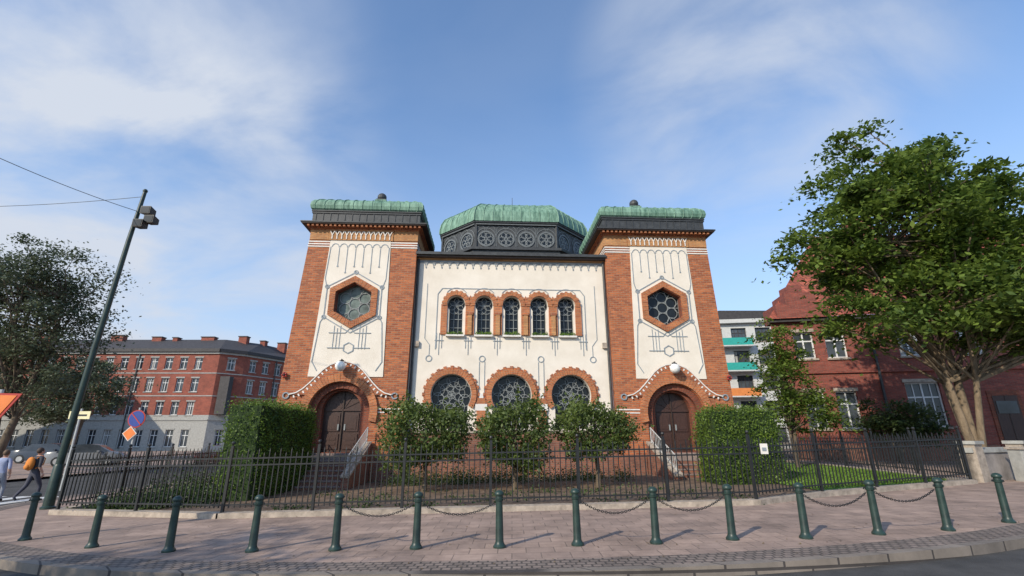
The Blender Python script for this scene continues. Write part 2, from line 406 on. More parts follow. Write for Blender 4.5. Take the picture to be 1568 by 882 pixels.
# ------------------------------------------------------------ synagogue
SY=empty('synagogue',(0,21,0),(0,0,math.radians(3.0)))
def tower(s):
    mb=MB(); uc=7.12; wc=7.14; dc=7.2
    if s<0: uc+=.02; wc+=.06; dc+=.12
    ko=.62 if s<0 else .42
    O=lambda z:10.05+(ko-.52)*.9-ko*z/10.6
    I=lambda z:4.6-.1*z/10.6
    hexo=hexa_pts(wc,7.45,.97)
    dhole=arc(dc,2.6,1.28,0,PI,24)+[(dc-1.28,.95),(dc+1.28,.95)]
    outer=[(I(-.5),-.5),(O(-.5),-.5),(O(11.1),11.1),(I(11.1),11.1)]
    mb.plate(outer,[hexo,dhole],0,.35,'brick',outside=False)
    zb,zt=-.5,11.1
    mb.add([(O(zb),0,zb),(O(zb),5,zb),(O(zt),5,zt),(O(zt),0,zt)],[(0,1,2,3)],'brick')
    mb.add([(I(zb),0,zb),(I(zb),5,zb),(I(zt),5,zt),(I(zt),0,zt)],[(0,1,2,3)],'brick')
    mb.add([(I(zb),5,zb),(O(zb),5,zb),(O(zt),5,zt),(I(zt),5,zt)],[(0,1,2,3)],'brick')
    hw=lambda z:1.6-.2*(z-4.1)/6.4
    mb.plate([(wc-hw(4.1),4.1),(wc+hw(4.1),4.1),(uc+hw(10.45),10.45),(uc-hw(10.45),10.45)],[hexa_pts(wc,7.45,1.0)],-.03,.03,'white')
    def hexring(R0,R1,y,th,k,nb,alt):
        a=hexa_pts(wc,7.45,R0); b=hexa_pts(wc,7.45,R1)
        for i in range(6):
            j=(i+1)%6
            for q in range(nb):
                t0=(q+.04)/nb;t1=(q+.96)/nb
                L_=lambda p0,p1,t:(p0[0]+(p1[0]-p0[0])*t,p0[1]+(p1[1]-p0[1])*t)
                c=[L_(a[i],a[j],t0),L_(b[i],b[j],t0),L_(b[i],b[j],t1),L_(a[i],a[j],t1)]
                mb.plate(c,[],y-(.01 if q%2 else 0),th,k)
    hexring(.93,1.23,-.12,.12,'brick2',11,0)
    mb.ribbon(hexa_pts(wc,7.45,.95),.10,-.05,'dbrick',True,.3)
    mb.ribbon(hexa_pts(wc,7.45,1.42),.045,-.05,'blue',True)
    H_=hexa_pts(wc,7.45,1.42)
    for p in H_[1:3]+H_[4:6]+[H_[0]]:
        mb.ribbon(circ(p[0],p[1],.085,12),.035,-.056,'blue',True)
    gl='gglass' if s<0 else 'glass'
    mb.add([(p[0],.3,p[1]) for p in hexa_pts(wc,7.45,1.0)],[(0,1,2,3,4,5)],gl)
    ins=lambda x,z: abs(x-wc)<.82 and abs(z-7.45)+abs(x-wc)*.577<.94
    kt='munt' if s>0 else 'lead2'
    mb.ribbon(hexa_pts(wc,7.45,.92),.06,.25,'munt' ,True,.03)
    for k in range(7):
        cx,cz=(wc,7.45) if k==0 else (wc+.5*math.cos(PI/6+k*PI/3),7.45+.5*math.sin(PI/6+k*PI/3))
        clipr(mb,arc(cx,cz,.25,0,2*PI,24),ins,.03,.27,'munt')
    for k in range(6):
        cx,cz=(wc+.8*math.cos(k*PI/3),7.45+.8*math.sin(k*PI/3)); clipr(mb,arc(cx,cz,.22,0,2*PI,24),ins,.025,.275,kt)
        a=PI/6+k*PI/3
        clipr(mb,seg((wc+.25*math.cos(a+PI/6),7.45+.25*math.sin(a+PI/6)),(wc+.95*math.cos(a+PI/6),7.45+.95*math.sin(a+PI/6))),ins,.025,.27,kt)
    na=7; x0=uc-hw(10.3)+.08; x1=uc+hw(10.3)-.08; w=(x1-x0)/na
    pts=[]
    for i in range(na):
        pts+=arc(x0+w*(i+.5),10.12,w*.42,PI,0,8)
    mb.ribbon(pts,.035,-.045,'blue')
    for i in range(na+1):
        ln=[.55,.95,1.25,.95,.95,1.25,.95,.55][i]; xx=x0+w*i
        if 0<i<na:
            mb.ribbon([(xx,10.07),(xx,10.12-ln)],.028,-.047,'blue'); mb.ribbon([(xx-.035,10.1-ln),(xx+.035,10.1-ln)],.05,-.052,'blue')
    for sd in (-1,1):
        mb.ribbon([(uc+sd*(hw(10.2)-.06),10.12),(wc+sd*(hw(8.5)-.09),8.55),(wc+sd*1.27,8.2),(wc+sd*1.23,8.16)],.03,-.049,'blue')
        mb.ribbon([(wc+sd*1.23,6.74),(wc+sd*1.36,6.5),(wc+sd*1.5,4.75),(wc+sd*1.25,4.35)],.035,-.05,'blue')
    mb.box(uc-1.5,uc+1.5,-.06,0,10.45,10.97,'yband')
    mb.box(I(10.5)-.015,uc-1.52,-.03,.02,10.48,10.97,'yband'); mb.box(uc+1.52,O(11)+.02,-.03,.02,10.48,10.97,'yband')
    mb.box(I(11)-.03,I(11)+.1,.02,5.0,10.48,10.97,'yband')
    m=13; ww=2.9/m
    for i in range(m):
        cx=uc-1.45+ww*(i+.5)
        mb.ribbon([(cx,10.5),(cx,10.68)],.045,-.085,'wtrim')
        mb.ribbon([(cx-ww*.42,10.9),(cx,10.7),(cx+ww*.42,10.9)],.038,-.088,'wtrim')
        mb.ribbon([(cx-.03,10.86),(cx+.03,10.86)],.08,-.08,'eave')
    for z in (10.14,10.26,10.38):
        for (ua,ub) in ((I(z)-.02,uc-hw(z)-.01),(uc+hw(z)+.01,O(z)+.02)):
            mb.box(ua,ub,-.025,0.05,z-.028,z+.028,'wtrim')
        mb.box(O(z)-.3,O(z)+.022,.05,5.02,z-.028,z+.028,'wtrim')
        mb.box(I(z)-.022,I(z)+.3,.05,5.02,z-.028,z+.028,'wtrim')
    for z in (2.62,2.76):
        mb.box(I(z)-.02,5.72,-.025,.05,z-.025,z+.025,'wtrim')
    for sd in (-1,1):
        for k in range(3):
            xx=wc+sd*(.42+.14*k); mb.ribbon([(xx,6.35-.12*(k==1)),(xx,5.3)],.026,-.046-.001*k,'blue')
        mb.ribbon([(wc+sd*.2,6.02),(wc+sd*.92,6.02)],.035,-.054,'blue')
        mb.ribbon([(wc+sd*.2,5.35),(wc+sd*.92,5.35)],.035,-.056,'blue')
        mb.ribbon([(wc+sd*.2,6.02),(wc+sd*.05,6.2),(wc,6.2)],.03,-.05,'blue')
    mb.ribbon(hexa_pts(wc,5.35,.24),.045,-.05,'blue',True)
    half=[(0,4.75),(.3,4.71),(.6,4.58),(.85,4.38),(1.1,4.1),(1.35,3.82),(1.6,3.58),(1.85,3.42),(2.15,3.34)]
    bell=[(dc-a,b) for a,b in half[::-1]]+[(dc+a,b) for a,b in half[1:]]
    t=math.asin(.72/1.32)
    mb.plate(bell+arc(dc,2.6,1.32,t,PI-t,20),[],-.08,.08,'brick')
    mb.ribbon(bell,.045,-.10,'wtrim')
    inner=[(dc+(x-dc)*.94,z-.13) for x,z in bell]
    def samp(P,n):
        P=[Vector(p) for p in P]; L_=[0]
        for a,b in zip(P,P[1:]): L_.append(L_[-1]+(b-a).length)
        out=[]
        for i in range(n):
            t_=L_[-1]*(i+.5)/n
            for j in range(len(P)-1):
                if L_[j]<=t_<=L_[j+1]:
                    out.append((P[j].lerp(P[j+1],(t_-L_[j])/(L_[j+1]-L_[j])),(P[j+1]-P[j]).normalized())); break
        return out
    for p,d in samp(inner,24):
        nn=Vector((-d.y,d.x)); mb.ribbon([tuple(p-nn*.03),tuple(p+nn*.07)],.06,-.095,'wtrim')
    for sd in (-1,1):
        mb.ribbon(circ(dc+sd*2.28,3.3,.12,14),.05,-.05,'blue',True,.05)
    ringblocks(mb,dc,2.6,1.3,1.62,-.25,PI+.25,41,-.11,.11,'brick2',0,.07)
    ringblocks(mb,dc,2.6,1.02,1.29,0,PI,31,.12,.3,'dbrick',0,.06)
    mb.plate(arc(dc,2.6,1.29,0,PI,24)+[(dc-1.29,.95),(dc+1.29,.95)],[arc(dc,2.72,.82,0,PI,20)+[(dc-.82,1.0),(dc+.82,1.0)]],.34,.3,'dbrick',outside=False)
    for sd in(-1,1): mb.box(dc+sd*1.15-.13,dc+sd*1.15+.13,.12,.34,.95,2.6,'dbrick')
    mb.plate(arc(dc,2.72,.84,0,PI,20)+[(dc-.84,.98),(dc+.84,.98)],[],.62,.05,'wood')
    for sd in (-1,1):
        mb.box(dc+sd*.4-.3,dc+sd*.4+.3,.585,.62,1.12,1.75,'wood'); mb.box(dc+sd*.4-.3,dc+sd*.4+.3,.585,.62,1.85,2.62,'wood')
        mb.box(dc+sd*.4-.22,dc+sd*.4+.22,.57,.585,1.95,2.5,'wood')
        mb.box(dc+sd*.14-.03,dc+sd*.14+.03,.55,.57,1.9,2.15,'munt')
        for z in (1.3,1.5): mb.box(dc+sd*.4-.2,dc+sd*.4+.2,.57,.585,z,z+.1,'wood')
    mb.box(dc-.02,dc+.02,.56,.62,1.0,3.5,'eave')
    mb.box(dc-.8,dc+.8,.56,.62,2.7,2.78,'wood')
    for k in range(1,6):
        a=PI*k/6; mb.ribbon([(dc+.1*math.cos(a),2.78+.1*math.sin(a)),(dc+.78*math.cos(a),2.74+.78*math.sin(a))],.04,.6-.001*k,'wood')
    mb.box(dc-1.28,dc+1.28,-.02,.66,.9,.98,'step')
    mb.sphere((dc-.02*s,-.42,4.5),.22,'globe',20); mb.tube([(dc,-.08,4.78),(dc,-.42,4.80),(dc,-.42,4.7)],.022,'iron',6); mb.lathe((dc,-.42,4.68),[(.09,0),(.09,.05),(.03,.08)],'iron',12)
    for k in range(5):
        a=2*PI*k/5; mb.sphere((9.75+.08*math.cos(a),-.1,4.15+.08*math.sin(a)),.055,'red',8)
    mb.sphere((9.75,-.14,4.15),.05,'iron',8)
    mb.box(I(0)-.03,5.7,-.06,.02,-.5,.9,'plinth'); mb.box(8.7,O(0)+.05,-.06,.02,-.5,.9,'plinth')
    def slab(e,z0,z1,k,e2=None):
        e2=e if e2 is None else e2
        a,b=4.5,9.45
        R=lambda q,z:[(a-q,-q,z),(b+q,-q,z),(b+q,5+q,z),(a-q,5+q,z)]
        mb.hexa(R(e,z0),R(e2,z1),k)
    slab(.06,10.97,11.03,'brick2'); slab(.12,11.03,11.09,'brick'); slab(.2,11.09,11.15,'brick2')
    slab(.40,11.15,11.20,'eave'); slab(.44,11.20,11.26,'lead'); slab(.44,11.26,11.42,'lead',.1)
    nd=26
    for i in range(nd):
        u=4.4+5.15*i/(nd-1); mb.box(u-.05,u+.05,-.34,-.22,11.05,11.15,'brick2')
    slab(.06,11.42,11.92,'lead')
    for i in range(15):
        u=4.6+4.75*i/14; mb.box(u-.015,u+.015,-.085,-.06,11.44,11.9,'lead')
    slab(.1,11.82,11.88,'lead'); slab(.12,11.92,11.97,'lead')
    profc=[(.08,11.97),(.16,12.04),(.2,12.2),(.17,12.38),(.07,12.53),(-.1,12.63),(-.3,12.68),(-.8,12.78),(-1.6,12.95),(-2.25,13.1)]
    vs=[];fs=[]
    for e,z in profc:
        vs+=[(4.5-e,-e,z),(9.45+e,-e,z),(9.45+e,5+e,z),(4.5-e,5+e,z)]
    for i in range(len(profc)-1):
        for j in range(4): fs.append((4*i+j,4*i+(j+1)%4,4*i+4+(j+1)%4,4*i+4+j))
    fs.append((len(vs)-4,len(vs)-3,len(vs)-2,len(vs)-1)); mb.add(vs,fs,'copper')
    for i in range(12):
        t=(i+.5)/12; P=[]
        for e,z in profc[:7]: P.append(((4.5-e)+(4.95+2*e)*t,-e-.005,z+.01))
        mb.tube(P,.022,'copper',5)
        P=[((4.5-e)-.005,(-e)+(5+2*e)*t,z+.01) for e,z in profc[:7]]; mb.tube(P,.022,'copper',5)
    mb.box(6.72,7.22,2.25,2.75,13.0,13.9,'lead'); mb.sphere((6.97,2.5,14.08),.25,'lead',14); mb.box(6.66,7.28,2.19,2.81,13.74,13.82,'copper')
    if s<0: mb.xf(0,lambda p:(-p[0],p[1],p[2]))
    mb.obj('west_tower' if s<0 else 'east_tower',SY)
tower(-1); tower(1)

# central block
mb=MB(); yc=.35
ups=[-2.58,-1.29,0,1.29,2.58]; lows=[-2.66,0,2.66]
uh=[horseshoe(c,7.52,.41,.31,6.08,22) for c in ups]; lh=[horseshoe(c,3.4,.88,.74,1.95,30) for c in lows]
mb.plate([(-4.58,1.9),(4.58,1.9),(4.5,9.8),(-4.5,9.8)],uh+lh,yc,.3,'white',outside=False)
mb.box(-4.6,4.6,yc-.05,yc+.3,-.5,1.88,'plinth'); mb.box(-4.6,4.6,yc-.09,yc-.05,1.78,1.9,'stone')
mb.add([(-4.6,yc+.33,1.8),(4.6,yc+.33,1.8),(4.6,yc+.33,9.8),(-4.6,yc+.33,9.8)],[(0,1,2,3)],'glass')
for ci,c in enumerate(ups):
    ringblocks(mb,c,7.52,.42,.62,-.15,PI+.15,19,yc-.10,.10,'brick2',.04,.06)
    mb.ribbon(uh[ci],.05,yc+.2,'lead2',True,.05)
    ins=lambda x,z,c=c:(math.hypot(x-c,z-7.52)<.40) or (abs(x-c)<.30 and 6.08<z<7.52)
    for k in range(6):
        a=PI*k/3; clipr(mb,arc(c+.22*math.cos(a),7.52+.22*math.sin(a),.22,0,2*PI,18),ins,.02,yc+.26,'munt')
    for xx in (-.1,.1): clipr(mb,seg((c+xx,6.1),(c+xx,7.2)),ins,.022,yc+.27,'munt')
    for zz in (6.45,6.85): clipr(mb,seg((c-.32,zz),(c+.32,zz),12),ins,.022,yc+.265,'munt')
    mb.box(c-.42,c+.42,yc-.16,yc,5.98,6.06,'wtrim')
for i in range(6):
    xs=(-3.225+1.29*i)
    wv=.2 if 0<i<5 else .14
    if i in(0,5): xs=-2.58-.54 if i==0 else 2.58+.54
    mb.box(xs-wv,xs+wv,yc-.07,yc,6.07,7.5,'brick2')
    if 0<i<5:
        mb.plate([(xs-wv,7.5),(xs+wv,7.5),(xs,7.95)],[],yc-.07,.07,'brick2')
        mb.box(xs-.1,xs+.1,yc-.14,yc-.07,6.07,7.0,'yband'); mb.box(xs-.15,xs+.15,yc-.16,yc-.07,7.0,7.12,'brick')
mb.ribbon([(-3.45,5.4),(-3.45,8.0),(-3.25,8.28),(3.25,8.28),(3.45,8.0),(3.45,5.4)],.035,yc-.02,'blue')
for c in ups: mb.ribbon(arc(c,7.75,.56,PI*.8,PI*.2,10),.03,yc-.025,'blue')
for i in range(6):
    xs=-3.3+1.32*i
    for k in (-1,0,1): mb.ribbon([(xs+k*.12,6.15 if i in(0,5) else 5.95),(xs+k*.12,5.15 if k==0 else 5.45)],.024,yc-.022-.001*k,'blue')
    mb.ribbon([(xs-.2,5.8),(xs+.2,5.8)],.03,yc-.03,'blue')
for xs in (-3.72,-1.33,1.33,3.72):
    mb.ribbon(circ(xs,4.98,.13,14),.04,yc-.02,'blue',True)
for xs in (-1.33,1.33):
    mb.ribbon([(xs-.12,4.85),(xs-.12,3.1),(xs-.3,2.6)],.026,yc-.02,'blue'); mb.ribbon([(xs+.12,4.85),(xs+.12,3.1),(xs+.3,2.6)],.026,yc-.02,'blue')
    for q,(h0,h1,ww) in enumerate(((3.25,3.45,.09),(3.0,3.25,.17),(2.72,3.0,.26),(1.9,2.72,.2))): mb.box(xs-ww,xs+ww,yc-.06-.01*q,yc,h0,h1,'wtrim' if q%2==0 else 'brick2')
for sd in(-1,1):
    mb.ribbon([(sd*3.72,5.11),(sd*3.72,5.6),(sd*3.95,5.9),(sd*3.95,8.5)],.026,yc-.018,'blue')
for ci,c in enumerate(lows):
    ringblocks(mb,c,3.4,.89,1.12,-.55,PI+.55,39,yc-.10,.10,'brick2',0,.06)
    ringblocks(mb,c,3.4,1.125,1.2,-.45,PI+.45,31,yc-.05,.05,'brick',.06,.12)
    mb.ribbon(lh[ci],.06,yc+.18,'lead2',True,.06)
    ins=lambda x,z,c=c:(math.hypot(x-c,z-3.4)<.87) or (abs(x-c)<.72 and 1.97<z<3.4)
    for (rr,n_,r2) in ((.30,6,.30),(.62,10,.26)):
        for k in range(n_):
            a=2*PI*k/n_+.26; clipr(mb,arc(c+rr*math.cos(a),3.4+rr*math.sin(a),r2,0,2*PI,22),ins,.021,yc+.27,'munt')
    clipr(mb,arc(c,3.4,.17,0,2*PI,18),ins,.022,yc+.26,'munt')
    for xx in (-.36,0,.36): clipr(mb,seg((c+xx,1.98),(c+xx,2.75)),ins,.03,yc+.26,'munt')
for sd in(-1,1):
    mb.box(sd*4.28-.1,sd*4.28+.1,yc-.12,yc,5.5,5.75,'stone')
    mb.tube([(sd*4.42,yc-.08,9.7),(sd*4.44,yc-.08,1.2)],.055,'lead',8)
na=24
for i in range(na):
    w=8.9/na; cx=-4.45+w*(i+.5); mb.ribbon(arc(cx,9.42,w*.42,PI,0,8),.03,yc-.03-.001*(i%2),'blue'); 
    mb.ribbon([(cx-w/2,9.38),(cx-w/2,9.28)],.045,yc-.034,'blue')
mb.ribbon([(-4.45,9.62),(4.45,9.62)],.05,yc-.03,'blue')
mb.box(-4.5,4.5,yc-.1,yc+.3,9.68,9.76,'yband')
mb.box(-4.5,4.5,yc-.32,yc+.3,9.76,9.84,'eave'); mb.box(-4.52,4.52,yc-.42,yc-.2,9.84,9.97,'lead')
mb.hexa([(-4.5,yc-.25,9.9),(4.5,yc-.25,9.9),(4.5,6,9.9),(-4.5,6,9.9)],[(-4.5,yc-.25,9.98),(4.5,yc-.25,9.98),(4.5,6,10.9),(-4.5,6,10.9)],'lead')
mb.obj('central_facade',SY)
pts=[]
for c in ups:
    k=260; pts.append(np.c_[rng.uniform(c-.36,c+.36,k),rng.uniform(yc-.2,yc-.03,k),6.08+np.abs(rng.normal(0,.06,k))])
leaves('sill_plants',np.vstack(pts),.06,LEAF['grass'],SY)
mb=MB(); mb.box(-9.2,9.2,4.9,22,-.5,9.2,'brick'); mb.hexa([(-9.5,4.8,9.2),(9.5,4.8,9.2),(9.5,22.3,9.2),(-9.5,22.3,9.2)],[(-6,6,10.9),(6,6,10.9),(6,20,10.9),(-6,20,10.9)],'lead')
mb.obj('prayer_hall',SY)
# drum and dome
mb=MB(); cy=9.3; A=4.5; Hh=2.4
def octo(k): 
    a,h=A*k,Hh*k
    return [(-h,-a),(h,-a),(a,-h),(a,h),(h,a),(-h,a),(-a,h),(-a,-h)]
def loft(prof,k):
    vs=[];fs=[]
    for sc_,z in prof: vs+=[(x,cy+y,z) for x,y in octo(sc_)]
    for i in range(len(prof)-1):
        for j in range(8): fs.append((8*i+j,8*i+(j+1)%8,8*i+8+(j+1)%8,8*i+8+j))
    fs.append(tuple(len(vs)-8+j for j in range(8))); mb.add(vs,fs,k)
loft([(1.06,9.3),(1.06,11.95),(1.09,11.97),(1.09,12.12),(1.0,12.2)],'lead')
loft([(1.0,12.1),(1.0,13.65),(1.02,13.66),(1.03,13.76),(1.04,13.78),(1.04,13.86)],'lead')
dp=[(1.05,13.86),(1.05,14.1),(1.035,14.5),(.99,14.92),(.90,15.27),(.74,15.6),(.50,15.88),(.25,16.05),(.04,16.12)]
loft(dp,'copper')
oc=octo(1)
for f in range(8):
    a=Vector(oc[f]);b=Vector(oc[(f+1)%8]);L_=(b-a).length; d=(b-a)/L_; nrm=Vector((d.y,-d.x)); mid=(a+b)/2
    st=len(mb.v); wide=(f%2==0)
    if wide: C=[(-1.78,.46),(-.6,.46),(.6,.46),(1.78,.46)]
    else: C=[(-.75,.52),(.75,.52)]
    for cx,r in C:
        mb.ribbon(circ(cx,12.78,r,22),.09,-.05,'lead2',True,.05); mb.plate(circ(cx,12.78,r-.04,22),[],-.012,.012,'glass')
        for k in range(6):
            an=PI*k/3; mb.ribbon(circ(cx+.24*math.cos(an),12.78+.24*math.sin(an),.16,10),.022,-.02-.0015*k,'munt',True,.008)
        mb.ribbon(arc(cx,12.86,r+.14,PI*.98,.02*PI,14),.04,-.03,'lead2')
    m=8 if wide else 5; ww=L_/m
    for i in range(m):
        cx=-L_/2+ww*(i+.5); mb.ribbon([(cx-ww*.42,12.3),(cx-ww*.42,13.35)]+arc(cx,13.35,ww*.42,PI,0,8)+[(cx+ww*.42,12.3)],.03,-.022-.001*(i%2),'lead2')
    mb.ribbon([(-L_/2,13.68),(L_/2,13.68)],.05,-.13,'lead2')
    mb.box(-L_/2-.07,-L_/2+.07,-.09,.02,12.2,13.7,'lead')
    def fn(p,mid=mid,d=d,nrm=nrm): 
        q=mid+d*p[0]-nrm*p[1]; return (q.x,cy+q.y,p[2])
    mb.xf(st,fn)
    ns=9 if wide else 6
    for i in range(ns+1):
        t=i/ns; P=[]
        for sc_,z in dp:
            o2=octo(sc_); q=Vector(o2[f]).lerp(Vector(o2[(f+1)%8]),t); P.append((q.x+nrm.x*.01,cy+q.y+nrm.y*.01,z+.01))
        mb.tube(P,.045 if i==0 else .025,'copper',5)
mb.lathe((0,cy,16.05),[(.25,0),(.16,.12),(.06,.2),(.03,.8),(.09,.88),(.09,.96),(.02,1.04),(.015,1.9)],'lead',10)
mb.obj('dome_and_drum',SY,loc=(.5,0,0))
# stairs
def stairs(s):
    mb=MB(); dc=7.2*s if s>0 else -7.3; n=7; w=1.15
    top=.9; 
    mb.box(dc-w,dc+w,-.9,.0,-.5,top,'step')
    for i in range(n-1):
        y1=-.9-.33*i; z=top-(i+1)*.155
        mb.box(dc-w,dc+w,y1-.33,y1,-.5,z-.03,'plinth'); mb.box(dc-w-.02,dc+w+.02,y1-.35,y1-.002,z-.03,z,'step')
    yb=-.9-.33*(n-1)
    for sd in (-1,1):
        xa=dc+sd*(w+.04); xb=dc+sd*(w+.3); x0,x1=min(xa,xb),max(xa,xb)
        mb.hexa([(x0,yb-.1,-.5),(x1,yb-.1,-.5),(x1,-.0,-.5),(x0,0,-.5)],[(x0,yb-.1,.25),(x1,yb-.1,.25),(x1,0,top+.45),(x0,0,top+.45)],'plinth')
        mb.hexa([(x0-.03,yb-.15,.26),(x1+.03,yb-.15,.26),(x1+.03,-.08,top+.46),(x0-.03,-.08,top+.46)],[(x0-.03,yb-.15,.34),(x1+.03,yb-.15,.34),(x1+.03,-.08,top+.54),(x0-.03,-.08,top+.54)],'stone')
        xm=(x0+x1)/2
        A_=Vector((xm,yb,.34));B_=Vector((xm,-.3,top+.48))
        for hh in (.12,.62): mb.tube([A_+Vector((0,0,hh)),B_+Vector((0,0,hh))],.022,'rail',6)
        for i in range(16):
            p=A_.lerp(B_,i/15); mb.tube([p,p+Vector((0,0,.62))],.011 if 0<i<15 else .022,'rail',5)
    mb.obj('entrance_stairs_west' if s<0 else 'entrance_stairs_east',SY)
stairs(-1); stairs(1)

# ------------------------------------------------------------ vegetation
def pollard(x,y,w,d,z0,z1,n):
    r=empty('clipped_lime_tree',(x,y,gz(x))); mb=MB()
    mb.tube([(0,0,-.1),(.03,0,.4),(-.02,0,z0+.2),(0,0,z1-.4)],[.10,.075,.07,.03],'bark',8)
    for k in range(9):
        a=k*2.4; mb.tube([(0,0,z0-.1),(math.cos(a)*w*.2,math.sin(a)*d*.2,z0+.3),(math.cos(a)*w*.4,math.sin(a)*d*.4,z1-.4)],[.04,.03,.012],'bark',5)
    mb.obj('trunk_and_limbs',r,True)
    p1=boxleaf(-w/2,w/2,-d/2,d/2,z0,z1,n,.42,.9)
    p2=boxleaf(-w/2*.72,w/2*.72,-d/2*.72,d/2*.72,z0+.2,z1-.25,n//2,.4,1.4)
    P=np.vstack([p1,p2]); zc=(z0+z1)/2; q=(P[:,2]-zc)/((z1-z0)/2)
    P[:,0]*=1-.22*np.clip(q,0,1)**2-.18*np.clip(-q,0,1); P[:,1]*=1-.2*np.clip(q,0,1)**2
    P[:,2]+=.16*np.sin(P[:,0]*2.3+x)*np.clip(q,-1,1)
    E=[]
    for _ in range(110):
        b=P[rng.integers(len(p1))]; dr=b-np.array([0,0,zc]); dr/=np.linalg.norm(dr); dr[2]+=.35
        for t in np.linspace(0,rng.uniform(.12,.40),9): E.append(b+dr*t+rng.normal(size=3)*.03)
    leaves('foliage',np.vstack([P,np.array(E)]),.12,LEAF['box'],r)
pollard(-2.83,16.4,2.65,1.9,.95,2.6,5600)
pollard(.07,16.5,2.15,1.8,.82,2.52,4600)
pollard(2.8,16.6,2.3,1.8,1.1,2.42,4200)
def hedge(name,x0,x1,y0,y1,z1,n,sz=.06):
    r=empty(name); mb=MB(); M['hcore']=M.get('hcore') or mat('hedge_core',(.02,.04,.008),.95,.4,9,.5)
    g=gz((x0+x1)/2); e=.12
    mb.box(x0+e,x1-e,y0+e,y1-e,g-.05,z1-e,'hcore'); mb.obj('hedge_core',r)
    leaves('foliage',boxleaf(x0,x1,y0,y1,g-.05,z1,n,.07,.65),sz,LEAF['hedge'],r)
hedge('clipped_hedge',-8.75,-7.55,14.8,19.2,2.66,30000,.07)
hedge('clipped_hedge',6.55,8.85,16.2,17.9,2.55,21000,.07)
def lowplants(name,areas,key,sz=.08):
    P=[]
    for (x0,x1,y0,y1,h,nc,nl) in areas:
        for _ in range(nc):
            cx,cy_=rng.uniform(x0,x1),rng.uniform(y0,y1); hh=h*rng.uniform(.5,1.2)
            d=rng.normal(size=(nl,3))*np.array([.22,.22,.3*hh/.5]); d[:,2]=np.abs(d[:,2]); P.append(np.array([cx,cy_,gz(cx)])+d)
    leaves(name,np.vstack(P),sz,LEAF[key])
lowplants('ground_cover_plants',[(-11,-8.6,13.5,15.4,.35,70,130),(-11.3,-9.2,15.5,22,.6,60,130),(-4.6,4.8,18.4,20.6,.4,70,110),(-6,6,12.4,16,.12,60,30),(9,13.6,25,27.5,.9,40,200),(8.9,10.5,18,20,.6,14,150)],'low')
tree('maple_tree',(17.9,19.2,gz(15)),3.4,[(-.75,.1,12.0,.14),(.1,.3,13.2,.16),(.6,-.5,10.5,.12),(-.3,.9,9.5,.10)],
 [(-1.0,0,10.0,3.7,4.0,3.2),(-1.5,0,13.3,2.1,2.2,2.0),(-4.0,-.3,8.6,2.1,2.4,1.6),(2.6,0,9.2,3.6,3.6,2.4),(1.0,-1.2,6.4,3.6,3.0,1.6),(-2.9,-.5,6.0,2.6,2.4,1.1),(4.5,0,6.0,3.2,3,1.8),(.8,.2,13.0,2.0,1.8,1.6),(4.2,.2,11.4,2.2,1.8,1.3)],
 370,185,.235,.82,.3,'barkp',LEAF['big'],.3,.2,.25)
tree('street_tree',(-27.4,26.5,-.3),2.8,[(.6,.2,9.8,.2),(-.6,-.2,11.4,.2),(.1,.6,8.5,.14)],
 [(0,0,9.4,3.6,3.6,3.4),(-2.5,0,11.0,2.8,3,2.4),(1.8,0,7.0,2.0,2.6,2.6),(-.4,0,5.2,3.9,3,1.9),(-4.5,0,7.6,3,3,3)],
 270,160,.18,.95,.3,'bark',LEAF['left'],.2,.3,.1)
tree('street_tree',(-39,44,-.3),3,[(.4,.2,8.5,.2),(-.6,-.2,8.0,.2)],
 [(0,0,6.0,3.2,3.4,2.8),(-3,0,5.4,3,3,2.6)],110,150,.26,1.0,.3,'bark',LEAF['left'],.3)
tree('street_tree',(-13.5,-1.5,-.28),2.6,[(.4,.2,8.5,.16),(-.6,-.2,8.0,.16)],
 [(0,0,6.0,3.0,2.8,2.4),(1.5,1,4.6,2,2,1.4)],60,110,.24,.9,.3,'bark',LEAF['left'],.2)
tree('young_tree',(12.6,22.2,gz(12.6)),1.6,[(.1,.1,6.4,.08),(-.3,0,5.6,.06)],
 [(0,0,4.2,1.6,1.4,2.1),(.7,0,2.6,1.7,1.3,1.2),(-.3,0,5.9,.9,.8,.9)],120,90,.15,.5,.2,'bark',LEAF['big'],.2,.22,.2)
tree('hawthorn_shrub',(20.5,26.5,gz(15)),1.0,[(.2,.1,3.4,.08),(-.4,0,3.0,.06),(.6,0,2.8,.06)],
 [(0,0,2.2,2.0,1.4,1.1),(1.5,0,1.9,1.4,1.3,.9)],70,110,.18,.55,.2,'bark',LEAF['low'],.2)

